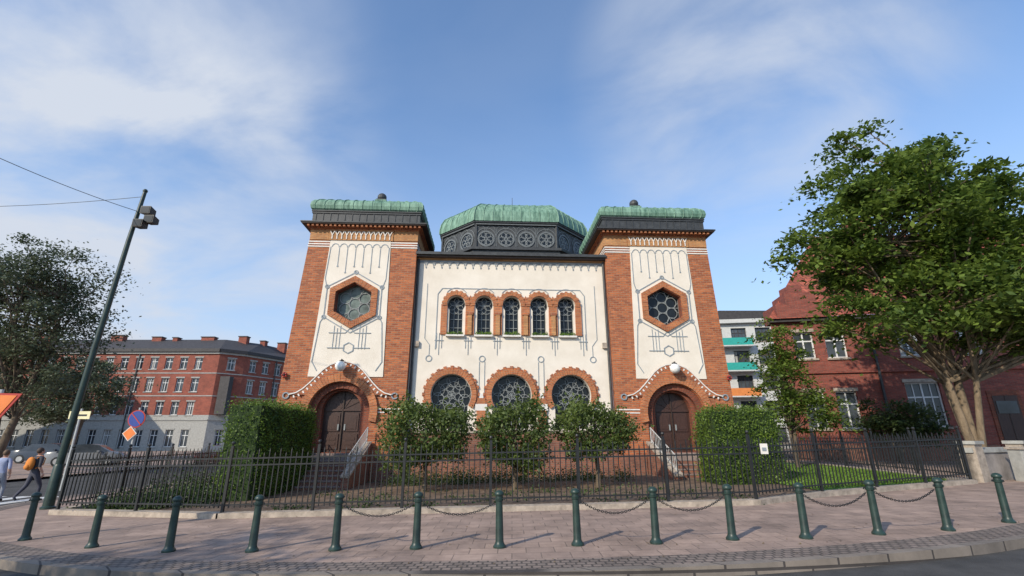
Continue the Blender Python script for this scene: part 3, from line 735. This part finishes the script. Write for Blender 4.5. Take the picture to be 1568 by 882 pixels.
# ------------------------------------------------------------ surrounding buildings
def wall(mb,P,Q,z0,z1,wins,kwall,depth=.22,kframe='wframe',kglass='wglass',trim=None):
    P=Vector(P);Q=Vector(Q);L_=(Q-P).length;d=(Q-P)/L_;n=Vector((d.y,-d.x))
    T=lambda s,q,z:(P.x+d.x*s-n.x*q,P.y+d.y*s-n.y*q,z)
    xs=sorted(set([0,L_]+[w[0] for w in wins]+[w[1] for w in wins])); zs=sorted(set([z0,z1]+[w[2] for w in wins]+[w[3] for w in wins]))
    for i in range(len(xs)-1):
        for j in range(len(zs)-1):
            cx=(xs[i]+xs[i+1])/2;cz=(zs[j]+zs[j+1])/2
            if any(w[0]<cx<w[1] and w[2]<cz<w[3] for w in wins): continue
            k=kwall(cz) if callable(kwall) else kwall
            mb.add([T(xs[i],0,zs[j]),T(xs[i+1],0,zs[j]),T(xs[i+1],0,zs[j+1]),T(xs[i],0,zs[j+1])],[(0,1,2,3)],k)
    def bx(a,b,q0,q1,c,e,k): mb.hexa([T(a,q0,c),T(b,q0,c),T(b,q1,c),T(a,q1,c)],[T(a,q0,e),T(b,q0,e),T(b,q1,e),T(a,q1,e)],k)
    for (a,b,c,e) in wins:
        k=kwall((c+e)/2) if callable(kwall) else kwall
        mb.add([T(a,0,c),T(b,0,c),T(b,0,e),T(a,0,e),T(a,depth,c),T(b,depth,c),T(b,depth,e),T(a,depth,e)],[(0,1,5,4),(1,2,6,5),(2,3,7,6),(3,0,4,7)],k)
        mb.add([T(a,depth,c),T(b,depth,c),T(b,depth,e),T(a,depth,e)],[(0,1,2,3)],kglass)
        f=.08; y0=depth-.06;y1=depth-.002
        if random.random()<.5:
            cw=(b-a)*random.uniform(.15,.3); bx(a+f,a+f+cw,y1-.012,y1-.008,c+f,e-f,'lgrey')
            if random.random()<.6: bx(b-f-cw,b-f,y1-.012,y1-.008,c+f,e-f,'lgrey')
        bx(a,a+f,y0,y1,c,e,kframe);bx(b-f,b,y0,y1,c,e,kframe);bx(a+f,b-f,y0,y1,c,c+f,kframe);bx(a+f,b-f,y0,y1,e-f,e,kframe)
        m=(a+b)/2; h=c+(e-c)*.66; bx(m-f/2,m+f/2,y0+.005,y1,c+f,e-f,kframe); bx(a+f,b-f,y0+.01,y1,h-f/2,h+f/2,kframe)
        if b-a>1.5:
            for mm in ((a+m)/2,(b+m)/2): bx(mm-.025,mm+.025,y0+.012,y1,c+f,e-f,kframe)
        bx(a-.08,b+.08,-.1,.0,c-.12,c-.002,trim or 'stone')
        if trim: bx(a-.1,b+.1,-.05,0,e+.002,e+.2,trim)
    return bx,L_
R=empty('brick_apartment_block'); mb=MB()
zg=-.45
def kw(z): return 'lgrey' if z<4.2 else 'lbrick'
def wins(L_,sp,off):
    o=[];x=off
    while x<L_-1:
        for (c,e) in ((.7+zg,3.2+zg),(4.9,6.9),(8.4,10.5),(11.9,13.7)): o.append((x-.6,x+.6,c,e))
        x+=sp
    return o
P0=(-110,75);P1=(-46.5,75);P2=(-43.8,77.5);P3=(-36,93)
for a,b,off in ((P0,P1,1.6),(P1,P2,1.84),(P2,P3,1.6)):
    L_=math.dist(a,b); bx,_=wall(mb,a,b,zg-.2,15.0,wins(L_,2.35,off),kw,.25,trim='lgrey')
    bx(0,L_,-.12,-.0,4.1,4.3,'lgrey'); bx(0,L_,-.06,0,7.7,7.85,'lgrey'); bx(0,L_,-.06,0,11.2,11.35,'lgrey')
    bx(-.1,L_+.1,-.5,-.003,14.6,15.1,'slate'); bx(-.05,L_+.05,-.25,0,14.3,14.598,'lgrey')
    for s_ in (L_*.33,L_*.8):
        if L_>10: bx(s_,s_+.14,-.2,-.08,0,14.4,'lead')
mb.add([(-110,74.6,15.1),(-46.4,74.6,15.1),(-43.4,77.3,15.1),(-35.6,93,15.1),(-110,80,17.6),(-49,80,17.6),(-45,84,17.6),(-41,97,17.6)],[(0,1,5,4),(1,2,6,5),(2,3,7,6),(4,5,6,7)],'slate')
for x,y,w,h in ((-61,79,1.6,.2),(-57.5,79,.8,.1),(-53,79.5,2.2,.3),(-47.5,81,1.4,.7),(-45.3,84,.9,.5),(-43.6,87,1.4,.7),(-42.5,91,1.2,.6),(-68,79,2,.5),(-80,79,2,.5)):
    mb.box(x,x+w,y,y+1,16.5,17.6+h,'lbrick'); mb.box(x-.1,x+w+.1,y-.1,y+1.1,17.6+h,17.75+h,'slate')
mb.box(-45.9,-44.4,75.2,76.3,5,10.8,'slate')
mb.obj('walls_roof_windows',R)
R=empty('terrace_building'); mb=MB()
wall(mb,(-92,50),(-64,60),-.6,12,[(x,x+1.3,c,c+1.9) for x in (2,5,8,11,14,17,20,23,26) for c in (.8,4.3,7.8)],'lgrey',.2)
mb.add([(-92,50,12),(-64,60,12),(-67,66,15),(-95,56,15)],[(0,1,2,3)],'slate'); mb.obj('walls_roof_windows',R)
R=empty('red_brick_house'); mb=MB(); P=(16.9,30.2);Q=(44,24.5)
W=[]
for x in (1.2,3.0,7.0,10.2,13.6,17.0): W.append((x,x+1.15,6.35,8.05))
for x in (1.2,3.0): W.append((x,x+1.15,2.1,4.3))
for x in (6.8,13.9,17.6): W.append((x,x+1.8,2.2,4.75))
bx,L_=wall(mb,P,Q,-.3,8.9,W,'rbrick',.2,trim='stone')
bx(10.8,12.4,-.05,-.01,0,4.2,'dbrick'); bx(11.0,12.2,-.08,-.05,.1,3.9,'wood'); bx(11.58,11.62,-.1,-.08,.1,3.9,'eave'); bx(11.1,12.1,-.11,-.08,2.9,3.6,'wglass')
bx(0,L_,-.12,0,5.4,5.55,'rbrick'); bx(-.1,L_,-.3,-.002,8.72,8.95,'slate'); bx(0,10.7,-.1,0,-.3,1.2,'plinth')
bx(5.5,5.62,-.18,-.06,0,8.7,'lead')
wall(mb,(27,47),P,-.3,8.9,[(x,x+1.1,c,c+1.9) for x in(2,5,8,11,14) for c in (2.2,6.2)],'rbrick',.2)
e=[(16.6,29.8,8.92),(44,24.0,8.92),(44,32,16.2),(23.6,34.2,16.6),(29.5,42,16.6),(26.8,47,8.92)]
mb.add(e,[(0,1,2,3),(0,3,4,5)],'roofr')
mb.hexa([(17.2,29.78,8.9),(20.2,29.15,8.9),(20.5,31.4,8.9),(17.5,32,8.9)],[(17.2,29.78,9.9),(20.2,29.15,9.9),(20.5,31.4,9.9),(17.5,32,9.9)],'rbrick')
mb.hexa([(17.8,29.65,9.9),(19.6,29.27,9.9),(19.9,31.3,9.9),(18.1,31.7,9.9)],[(17.8,29.65,10.6),(19.6,29.27,10.6),(19.9,31.3,10.6),(18.1,31.7,10.6)],'rbrick')
mb.box(18.3,19.2,29.9,31,10.6,11.2,'rbrick')
mb.box(27,28.4,34,35.4,15,18.2,'rbrick'); mb.box(35,36.4,32,33.4,15,18.2,'rbrick')
mb.obj('walls_roof_windows',R)
R=empty('modern_apartment_block'); mb=MB(); M['teal']=mat('teal_balcony',(.03,.32,.27),.4,.1); M['conc']=mat('pale_concrete',(.5,.5,.48),.8,.1); M['orange']=mat('orange_awning',(.6,.2,.05),.6,.1)
W=[(x,x+1.9,c,c+1.8) for x in (1,4,7,10.2) for c in (1,4.2,7.4,10.6,13.6)]
bx,L_=wall(mb,(25,62),(38,60),-.3,16.2,W,'conc',.3,'slate')
for i,c in enumerate((3.2,6.4,9.6,12.8)):
    bx(.3,6.2,-1.3,-.01,c,c+.15,'conc'); bx(.3,6.2,-1.3,-1.24,c+.15,c+1.1,'teal' if i!=1 else 'orange'); bx(.25,.3,-1.3,-.01,c+.15,c+1.1,'teal')
bx(-.3,L_+.3,-.6,-.005,16.0,16.5,'conc'); wall(mb,(26,74),(25,62),-.3,16.2,[(2,4,4,6),(6,8,4,6),(2,4,8,10),(6,8,8,10)],'conc',.3)
mb.box(28,36,62,70,16.5,18,'slate')
mb.obj('walls_balconies_windows',R)
pts=[]
for _ in range(420):
    a=rng.uniform(-1.2,1.2); dd=rng.uniform(110,150); c=np.array([math.sin(a)*dd*1.1,math.cos(a)*dd*.6+70,rng.uniform(0,7)])
    pts.append(c+rng.normal(size=(60,3))*np.array([3,3,1.6]))
leaves('distant_trees',np.vstack(pts),1.5,LEAF['left'])
R=empty('boundary_wall'); mb=MB()
a=Vector((14.15,15.55));b=Vector((21,18.6));d=(b-a).normalized();n=Vector((d.y,-d.x))
def bw(s0,s1,q0,q1,z0,z1,k):
    p=lambda s,q,z:(a.x+d.x*s+n.x*q,a.y+d.y*s+n.y*q,z); mb.hexa([p(s0,q0,z0),p(s1,q0,z0),p(s1,q1,z0),p(s0,q1,z0)],[p(s0,q0,z1),p(s1,q0,z1),p(s1,q1,z1),p(s0,q1,z1)],k)
M['bwall']=mat('weathered_render',(.27,.24,.22),.9,.3,2,.3,30)
bw(.0,7.4,-.12,.12,.1,1.15,'bwall'); bw(-.05,7.4,-.16,.16,1.15,1.3,'lgrey')
for s in (0,3,6): bw(s,s+.45,-.22,.22,.1,1.4,'stone'); bw(s-.05,s+.5,-.27,.27,1.4,1.5,'lgrey')
mb.obj('wall_and_piers',R)
mb=MB(); mb.box(15.6,16.25,15.35,15.75,.3,1.25,'lgrey'); mb.box(15.56,16.29,15.3,15.8,1.25,1.31,'stone'); mb.box(15.63,15.91,15.335,15.35,.38,1.2,'lgrey'); mb.box(15.94,16.22,15.335,15.35,.38,1.2,'lgrey'); mb.obj('electrical_cabinet')

# ------------------------------------------------------------ lamp post, signs, wires
R=empty('street_lamp_mast',(-12.75,14.2,gz(-12.75))); mb=MB()
mb.lathe((0,0,0),[(.17,0),(.17,.05),(.13,.08),(.12,1.1),(.1,1.15)],'green',16)
mb.tube([(0,0,1.1),(.12,0,4.5),(.28,0,8),(.4,0,9.75)],[.095,.085,.07,.055],'green',14)
mb.sphere((.4,0,9.78),.075,'green',10)
mb.box(.3,.75,-.04,.04,8.62,8.7,'iron')
for (x,y,z,r) in ((.62,-.12,8.5,.2),(.85,.0,8.7,-.2),(.72,-.05,9.0,.1)):
    mb.hexa([(x-.16,y-.14,z-.13),(x+.16,y-.14,z-.13),(x+.12,y+.18,z-.09),(x-.12,y+.18,z-.09)],[(x-.16,y-.14,z+.13),(x+.16,y-.14,z+.13),(x+.12,y+.18,z+.09),(x-.12,y+.18,z+.09)],'iron')
    mb.box(x-.14,x+.14,y-.15,y-.141,z-.11,z+.11,'glass'); mb.tube([(.4,0,z),(x,y+.1,z)],.02,'iron',6)
mb.obj('mast_and_floodlights',R,True)
mb=MB()
def wire(a,b,sag,r=.01):
    a=Vector(a);b=Vector(b); mb.tube([a.lerp(b,i/16)-Vector((0,0,sag*4*(i/16)*(1-i/16))) for i in range(17)],r,'lead2',5)
wire((-12.4,14.2,8.75),(-14.6,7.6,9.0),.25); wire((-12.4,14.2,9.3),(-32,18,11.5),.5)
mb.obj('overhead_wires')
M['sblue']=mat('sign_blue',(.02,.05,.26),.4,.1); M['sred']=mat('sign_red',(.4,.03,.02),.4,.1); M['sor']=mat('sign_orange',(.75,.20,.04),.4,.1); M['syel']=mat('sign_yellow',(.75,.68,.4),.4,.1)
mb=MB(); X0,Y0=-13.05,17.1; g=gz(X0)
mb.tube([(X0,Y0,g),(X0,Y0,2.6)],.035,'rail',8)
def disc(cx,cz,r,y,k): mb.plate(circ(cx,cz,r,28),[],y,.02,k)
disc(X0,2.22,.3,Y0-.06,'sred'); disc(X0,2.22,.26,Y0-.07,'sblue'); mb.ribbon([(X0-.19,2.41),(X0+.19,2.03)],.035,Y0-.08,'sred')
mb.plate([(X0-.12,1.98),(X0+.13,1.73),(X0-.12,1.48),(X0-.37,1.73)],[],Y0-.075,.02,'wtrim')
mb.plate([(X0-.12,1.95),(X0+.10,1.73),(X0-.12,1.51),(X0-.34,1.73)],[],Y0-.08,.004,'sor')
mb.obj('no_parking_sign')
mb=MB(); X0,Y0=-17.2,19.5; g=-.33
mb.tube([(X0,Y0,g),(X0,Y0,2.7)],.04,'rail',8); mb.box(X0-.42,X0+.42,Y0-.05,Y0-.03,2.3,2.6,'syel'); mb.box(X0-.3,X0+.3,Y0-.056,Y0-.052,2.41,2.48,'iron'); mb.obj('street_name_sign')
mb=MB(); Y0=8.9; g=gz(-9.45)
mb.tube([(-9.45,Y0+.03,g),(-9.45,Y0+.03,2.45)],.03,'rail',8)
mb.plate([(-9.84,2.39),(-9.0,2.37),(-9.44,1.66)],[],Y0-.03,.02,'sred')
mb.plate([(-9.76,2.35),(-9.08,2.335),(-9.44,1.76)],[],Y0-.04,.008,'sor'); mb.obj('warning_sign')
def car(x,y,rz,c):
    R=empty('parked_car',(x,y,-.435 if x<-15.5 and x>-24 else -.315),(0,0,rz)); pm=mat('car_paint',c,.25,.05); mb=MB()
    S=[(-2.15,.70,.32,.74,.78,.70,.86),(-2.0,.84,.22,.86,.84,.80,.95),(-1.5,.88,.2,.9,.88,.82,1.0),(-.9,.88,.2,.9,.9,.66,1.42),(.2,.88,.2,.9,.9,.66,1.47),(.75,.88,.2,.9,.9,.68,1.38),(1.35,.88,.2,.9,.88,.8,.97),(2.0,.84,.22,.84,.76,.74,.84),(2.18,.72,.34,.74,.62,.66,.68)]
    vs=[]
    for s in S:
        X_,a,b,c_,d_,e_,f_=s; vs+=[(X_,-a,b),(X_,-c_,d_),(X_,-e_,f_),(X_,e_,f_),(X_,c_,d_),(X_,a,b)]
    body=[];gl=[]
    for i in range(len(S)-1):
        for j in range(5):
            f=(6*i+j,6*i+6+j,6*i+7+j,6*i+1+j)
            if (j in(1,3) and 2<=i<=5) or (j==2 and i in (2,5)): gl.append(f)
            else: body.append(f)
    body+=[(0,1,2,3,4,5),tuple(48+k for k in (5,4,3,2,1,0))]
    mb.add(vs,body,pm); mb.add(vs,gl,'wglass')
    for wx in (-1.35,1.4):
        for sy in (-1,1):
            st=len(mb.v); mb.lathe((0,0,0),[(.31,-.1),(.33,-.07),(.33,.07),(.31,.1)],'iron',18); mb.lathe((0,0,0),[(.2,-.11),(.2,.11)],'rail',12)
            mb.xf(st,lambda p,wx=wx,sy=sy:(wx+p[0],sy*.8+p[2],.33+p[1]))
    for sy in(-1,1): mb.box(-2.17,-2.1,sy*.6-.14,sy*.6+.14,.62,.76,'sred'); mb.box(2.1,2.16,sy*.55-.16,sy*.55+.16,.55,.68,'wtrim'); mb.box(.75,.9,sy*.97-.09,sy*.97+.09,.92,1.05,pm)
    mb.obj('body_and_wheels',R,True)
car(-30.5,36,math.radians(25),(.2,.21,.22)); car(-37,40,math.radians(15),(.04,.05,.07)); car(-22.6,39,PI/2,(.10,.02,.02)); car(-22.6,46,PI/2,(.3,.31,.33))
def person(name,x,y,z,rz,h,shirt,trous,hair,pack=None):
    R=empty(name,(x,y,z),(0,0,rz)); R.scale=(h/1.75,)*3
    skin=mat('skin',(.55,.33,.24),.6,.05)
    V=[(0,0,.95,.145),(0,.0,1.12,.135),(0,.01,1.32,.16),(0,0,1.45,.10),(0,.01,1.53,.055),
       (-.17,0,1.41,.068),(-.24,.06,1.14,.05),(-.22,.0-.10,.92,.038),
       (.17,0,1.41,.068),(.24,-.04,1.14,.05),(.24,-.18,.93,.038),
       (-.09,0,.88,.1),(-.1,-.2,.5,.068),(-.1,-.18,.1,.045),(-.1,-.32,.04,.04),
       (.09,0,.88,.1),(.1,.1,.5,.068),(.1,.36,.17,.045),(.1,.27,.05,.04)]
    E=[(0,1),(1,2),(2,3),(3,4),(3,5),(5,6),(6,7),(3,8),(8,9),(9,10),(0,11),(11,12),(12,13),(13,14),(0,15),(15,16),(16,17),(17,18)]
    me=bpy.data.meshes.new('body'); me.from_pydata([v[:3] for v in V],E,[]); o=bpy.data.objects.new('body',me); col.objects.link(o)
    o.modifiers.new('s','SKIN')
    for i,v in enumerate(V): me.skin_vertices[0].data[i].radius=(v[3],v[3]*(.8 if i<3 else 1))
    me.skin_vertices[0].data[0].use_root=True
    sb=o.modifiers.new('b','SUBSURF'); sb.levels=2; sb.render_levels=2
    dg=bpy.context.evaluated_depsgraph_get(); m2=bpy.data.meshes.new_from_object(o.evaluated_get(dg)); bpy.data.objects.remove(o)
    sm=mat('shirt',shirt,.85,.1); tm=mat('trousers',trous,.85,.15); hm=mat('hair',hair,.7,.2); shm=mat('shoes',(.05,.05,.05),.6)
    for k in (skin,sm,tm,shm): m2.materials.append(k)
    for p in m2.polygons:
        c=p.center; p.use_smooth=True
        if c.z<.11: i=3
        elif c.z<.98 and abs(c.x)<.19: i=2
        elif c.z>1.5: i=0
        elif c.z<1.12 and abs(c.x)>.17: i=0
        else: i=1
        p.material_index=i
    b=bpy.data.objects.new('body',m2); col.objects.link(b); b.parent=R
    mb=MB()
    mb.sphere((0,-.01,1.64),.105,skin,16,(.78,.95,1.15)); mb.sphere((0,.015,1.67),.112,hm,16,(.84,.98,1.02))
    mb.sphere((0,-.115,1.63),.018,skin,8,(1,1.3,1.3)); mb.sphere((-.085,0,1.63),.02,skin,8,(.5,1,1.4)); mb.sphere((.085,0,1.63),.02,skin,8,(.5,1,1.4))
    for sx in(-1,1): mb.sphere((sx*.032,-.1,1.655),.011,'iron',8)
    mb.box(-.022,.022,-.108,-.1,1.585,1.592,'sred')
    for sx,hy in ((-1,-.1),(1,-.18)):
        hx=.22 if sx<0 else .24
        mb.sphere((sx*hx,hy-.02,.87),.045,skin,10,(.45,.8,1.1))
        for q in range(4):
            ln=[.06,.075,.07,.052][q]; yy=hy-.045+q*.02
            mb.tube([(sx*hx,yy,.835),(sx*(hx-.008),yy-.004,.835-ln*.5),(sx*(hx-.025),yy,.835-ln)],[.009,.008,.006],skin,6)
        mb.tube([(sx*hx,hy-.05,.875),(sx*(hx-.02),hy-.075,.85),(sx*(hx-.025),hy-.08,.825)],[.01,.009,.007],skin,6)
    if pack:
        pk=mat('backpack',pack,.8,.15)
        mb.sphere((0,.22,1.24),.2,pk,16,(.8,.55,1.15)); mb.sphere((0,.31,1.14),.12,pk,12,(.85,.5,.8))
        for sx in(-1,1): mb.tube([(sx*.1,.12,1.42),(sx*.11,-.02,1.5),(sx*.12,-.13,1.4),(sx*.13,-.1,1.2),(sx*.12,.1,1.08)],.018,pk,6)
    mb.obj('head_and_hands',R,True)
person('pedestrian_with_backpack',-16.2,17.2,-.435,math.radians(165),1.68,(.05,.05,.06),(.06,.06,.08),(.05,.03,.02),(.6,.2,.03))
person('pedestrian',-17.05,16.9,-.435,math.radians(200),1.62,(.32,.36,.5),(.25,.27,.32),(.12,.07,.04))

n=1100; xs=rng.uniform(-12,13,n); ys=7.0+rng.uniform(-.9,6,n)+np.abs(xs)**1.6*.035
zz=np.array([gz(a) for a in xs])+.012
K2=np.array(K)
kd=np.interp(xs,K2[:,0][K2[:,0].argsort()],K2[:,1][K2[:,0].argsort()])
m=ys>kd+.05
leaves('leaf_litter',np.c_[xs[m],ys[m],zz[m]],.04,LEAF['dry'],flat=6)

# ------------------------------------------------------------ light, sky, camera
sun_az=(-.66,-.75); el=math.radians(30)
s=Vector((sun_az[0],sun_az[1],0)).normalized()*math.cos(el)+Vector((0,0,math.sin(el)))
ld=bpy.data.lights.new('sun','SUN'); ld.energy=4.2; ld.angle=math.radians(.6); ld.color=(1,.90,.74)
lo=bpy.data.objects.new('sun',ld); col.objects.link(lo); lo.rotation_euler=(-s).to_track_quat('-Z','Y').to_euler(); lo.location=s*60
w=bpy.data.worlds.new('World'); sc.world=w; w.use_nodes=True; nt=w.node_tree; N=nt.nodes; L=nt.links; bg=N['Background']
sky=N.new('ShaderNodeTexSky'); sky.sky_type='NISHITA'; sky.sun_disc=False; sky.sun_elevation=el; sky.sun_rotation=math.atan2(s.x,s.y)%(2*PI)
sky.air_density=1.0; sky.dust_density=.6; sky.ozone_density=2.0
tint=N.new('ShaderNodeMix'); tint.data_type='RGBA'; tint.blend_type='MULTIPLY'; tint.inputs[0].default_value=1; tint.inputs[7].default_value=(1.6,1.85,2.05,1)
L.new(sky.outputs[0],tint.inputs[6])
tc=N.new('ShaderNodeTexCoord')
sp=N.new('ShaderNodeSeparateXYZ'); L.new(tc.outputs['Generated'],sp.inputs[0])
mxz=N.new('ShaderNodeMath'); mxz.operation='MAXIMUM'; mxz.inputs[1].default_value=.06; L.new(sp.outputs[2],mxz.inputs[0])
azd=N.new('ShaderNodeMath'); azd.operation='ADD'; azd.inputs[1].default_value=.25; L.new(mxz.outputs[0],azd.inputs[0])
dv=N.new('ShaderNodeVectorMath'); dv.operation='DIVIDE'; cb=N.new('ShaderNodeCombineXYZ')
for i in range(3): L.new(azd.outputs[0],cb.inputs[i])
L.new(tc.outputs['Generated'],dv.inputs[0]); L.new(cb.outputs[0],dv.inputs[1])
mp=N.new('ShaderNodeMapping'); mp.inputs['Scale'].default_value=(1.0,1.5,1); mp.inputs['Rotation'].default_value=(0,0,.6); mp.inputs['Location'].default_value=(.35,.2,0); L.new(dv.outputs[0],mp.inputs['Vector'])
n1=N.new('ShaderNodeTexNoise'); n1.inputs['Scale'].default_value=1.5; n1.inputs['Detail'].default_value=10; n1.inputs['Roughness'].default_value=.54; n1.inputs['Distortion'].default_value=.4; L.new(mp.outputs[0],n1.inputs['Vector'])
rp=N.new('ShaderNodeMapRange'); rp.interpolation_type='SMOOTHSTEP'; rp.inputs['From Min'].default_value=.30; rp.inputs['From Max'].default_value=.76
L.new(n1.outputs['Fac'],rp.inputs[0])
acc=None
for D,lo_,amt in (((-.70,.53,.50),.84,.95),((.42,.68,.60),.94,1.0),((-.56,.76,.30),.90,.75)):
    dt=N.new('ShaderNodeVectorMath'); dt.operation='DOT_PRODUCT'; dt.inputs[1].default_value=Vector(D).normalized(); 
    nv=N.new('ShaderNodeVectorMath'); nv.operation='NORMALIZE'; L.new(tc.outputs['Generated'],nv.inputs[0]); L.new(nv.outputs[0],dt.inputs[0])
    r_=N.new('ShaderNodeMapRange'); r_.interpolation_type='SMOOTHSTEP'; r_.inputs['From Min'].default_value=lo_; r_.inputs['From Max'].default_value=1.0; r_.inputs['To Max'].default_value=amt
    L.new(dt.outputs['Value'],r_.inputs[0])
    if acc is None: acc=r_.outputs[0]
    else:
        ad=N.new('ShaderNodeMath'); ad.operation='ADD'; L.new(acc,ad.inputs[0]); L.new(r_.outputs[0],ad.inputs[1]); acc=ad.outputs[0]
b0=N.new('ShaderNodeMath'); b0.operation='ADD'; b0.inputs[1].default_value=.08; L.new(acc,b0.inputs[0])
cf=N.new('ShaderNodeMath'); cf.operation='MULTIPLY'; cf.use_clamp=True; L.new(b0.outputs[0],cf.inputs[0]); L.new(rp.outputs[0],cf.inputs[1])
hz=N.new('ShaderNodeMapRange'); hz.interpolation_type='SMOOTHSTEP'; hz.inputs['From Min'].default_value=.0; hz.inputs['From Max'].default_value=.66; hz.inputs['To Min'].default_value=.7; hz.inputs['To Max'].default_value=0
L.new(sp.outputs[2],hz.inputs[0])
mh=N.new('ShaderNodeMix'); mh.data_type='RGBA'; mh.inputs[7].default_value=(4.4,5.3,6.8,1); L.new(hz.outputs[0],mh.inputs[0]); L.new(tint.outputs[2],mh.inputs[6])
mx=N.new('ShaderNodeMix'); mx.data_type='RGBA'; mx.inputs[7].default_value=(5.5,6.0,6.9,1)
L.new(cf.outputs[0],mx.inputs[0]); L.new(mh.outputs[2],mx.inputs[6]); L.new(mx.outputs[2],bg.inputs['Color']); bg.inputs['Strength'].default_value=.12
cd=bpy.data.cameras.new('camera'); co=bpy.data.objects.new('camera',cd); col.objects.link(co); sc.camera=co
cd.sensor_width=36; cd.lens=36*724/1568; cd.clip_end=5000; co.location=(0,0,1.6); co.rotation_euler=(math.radians(90+17.55),0,0)
sc.view_settings.view_transform='Standard'; sc.view_settings.look='None'; sc.view_settings.exposure=0
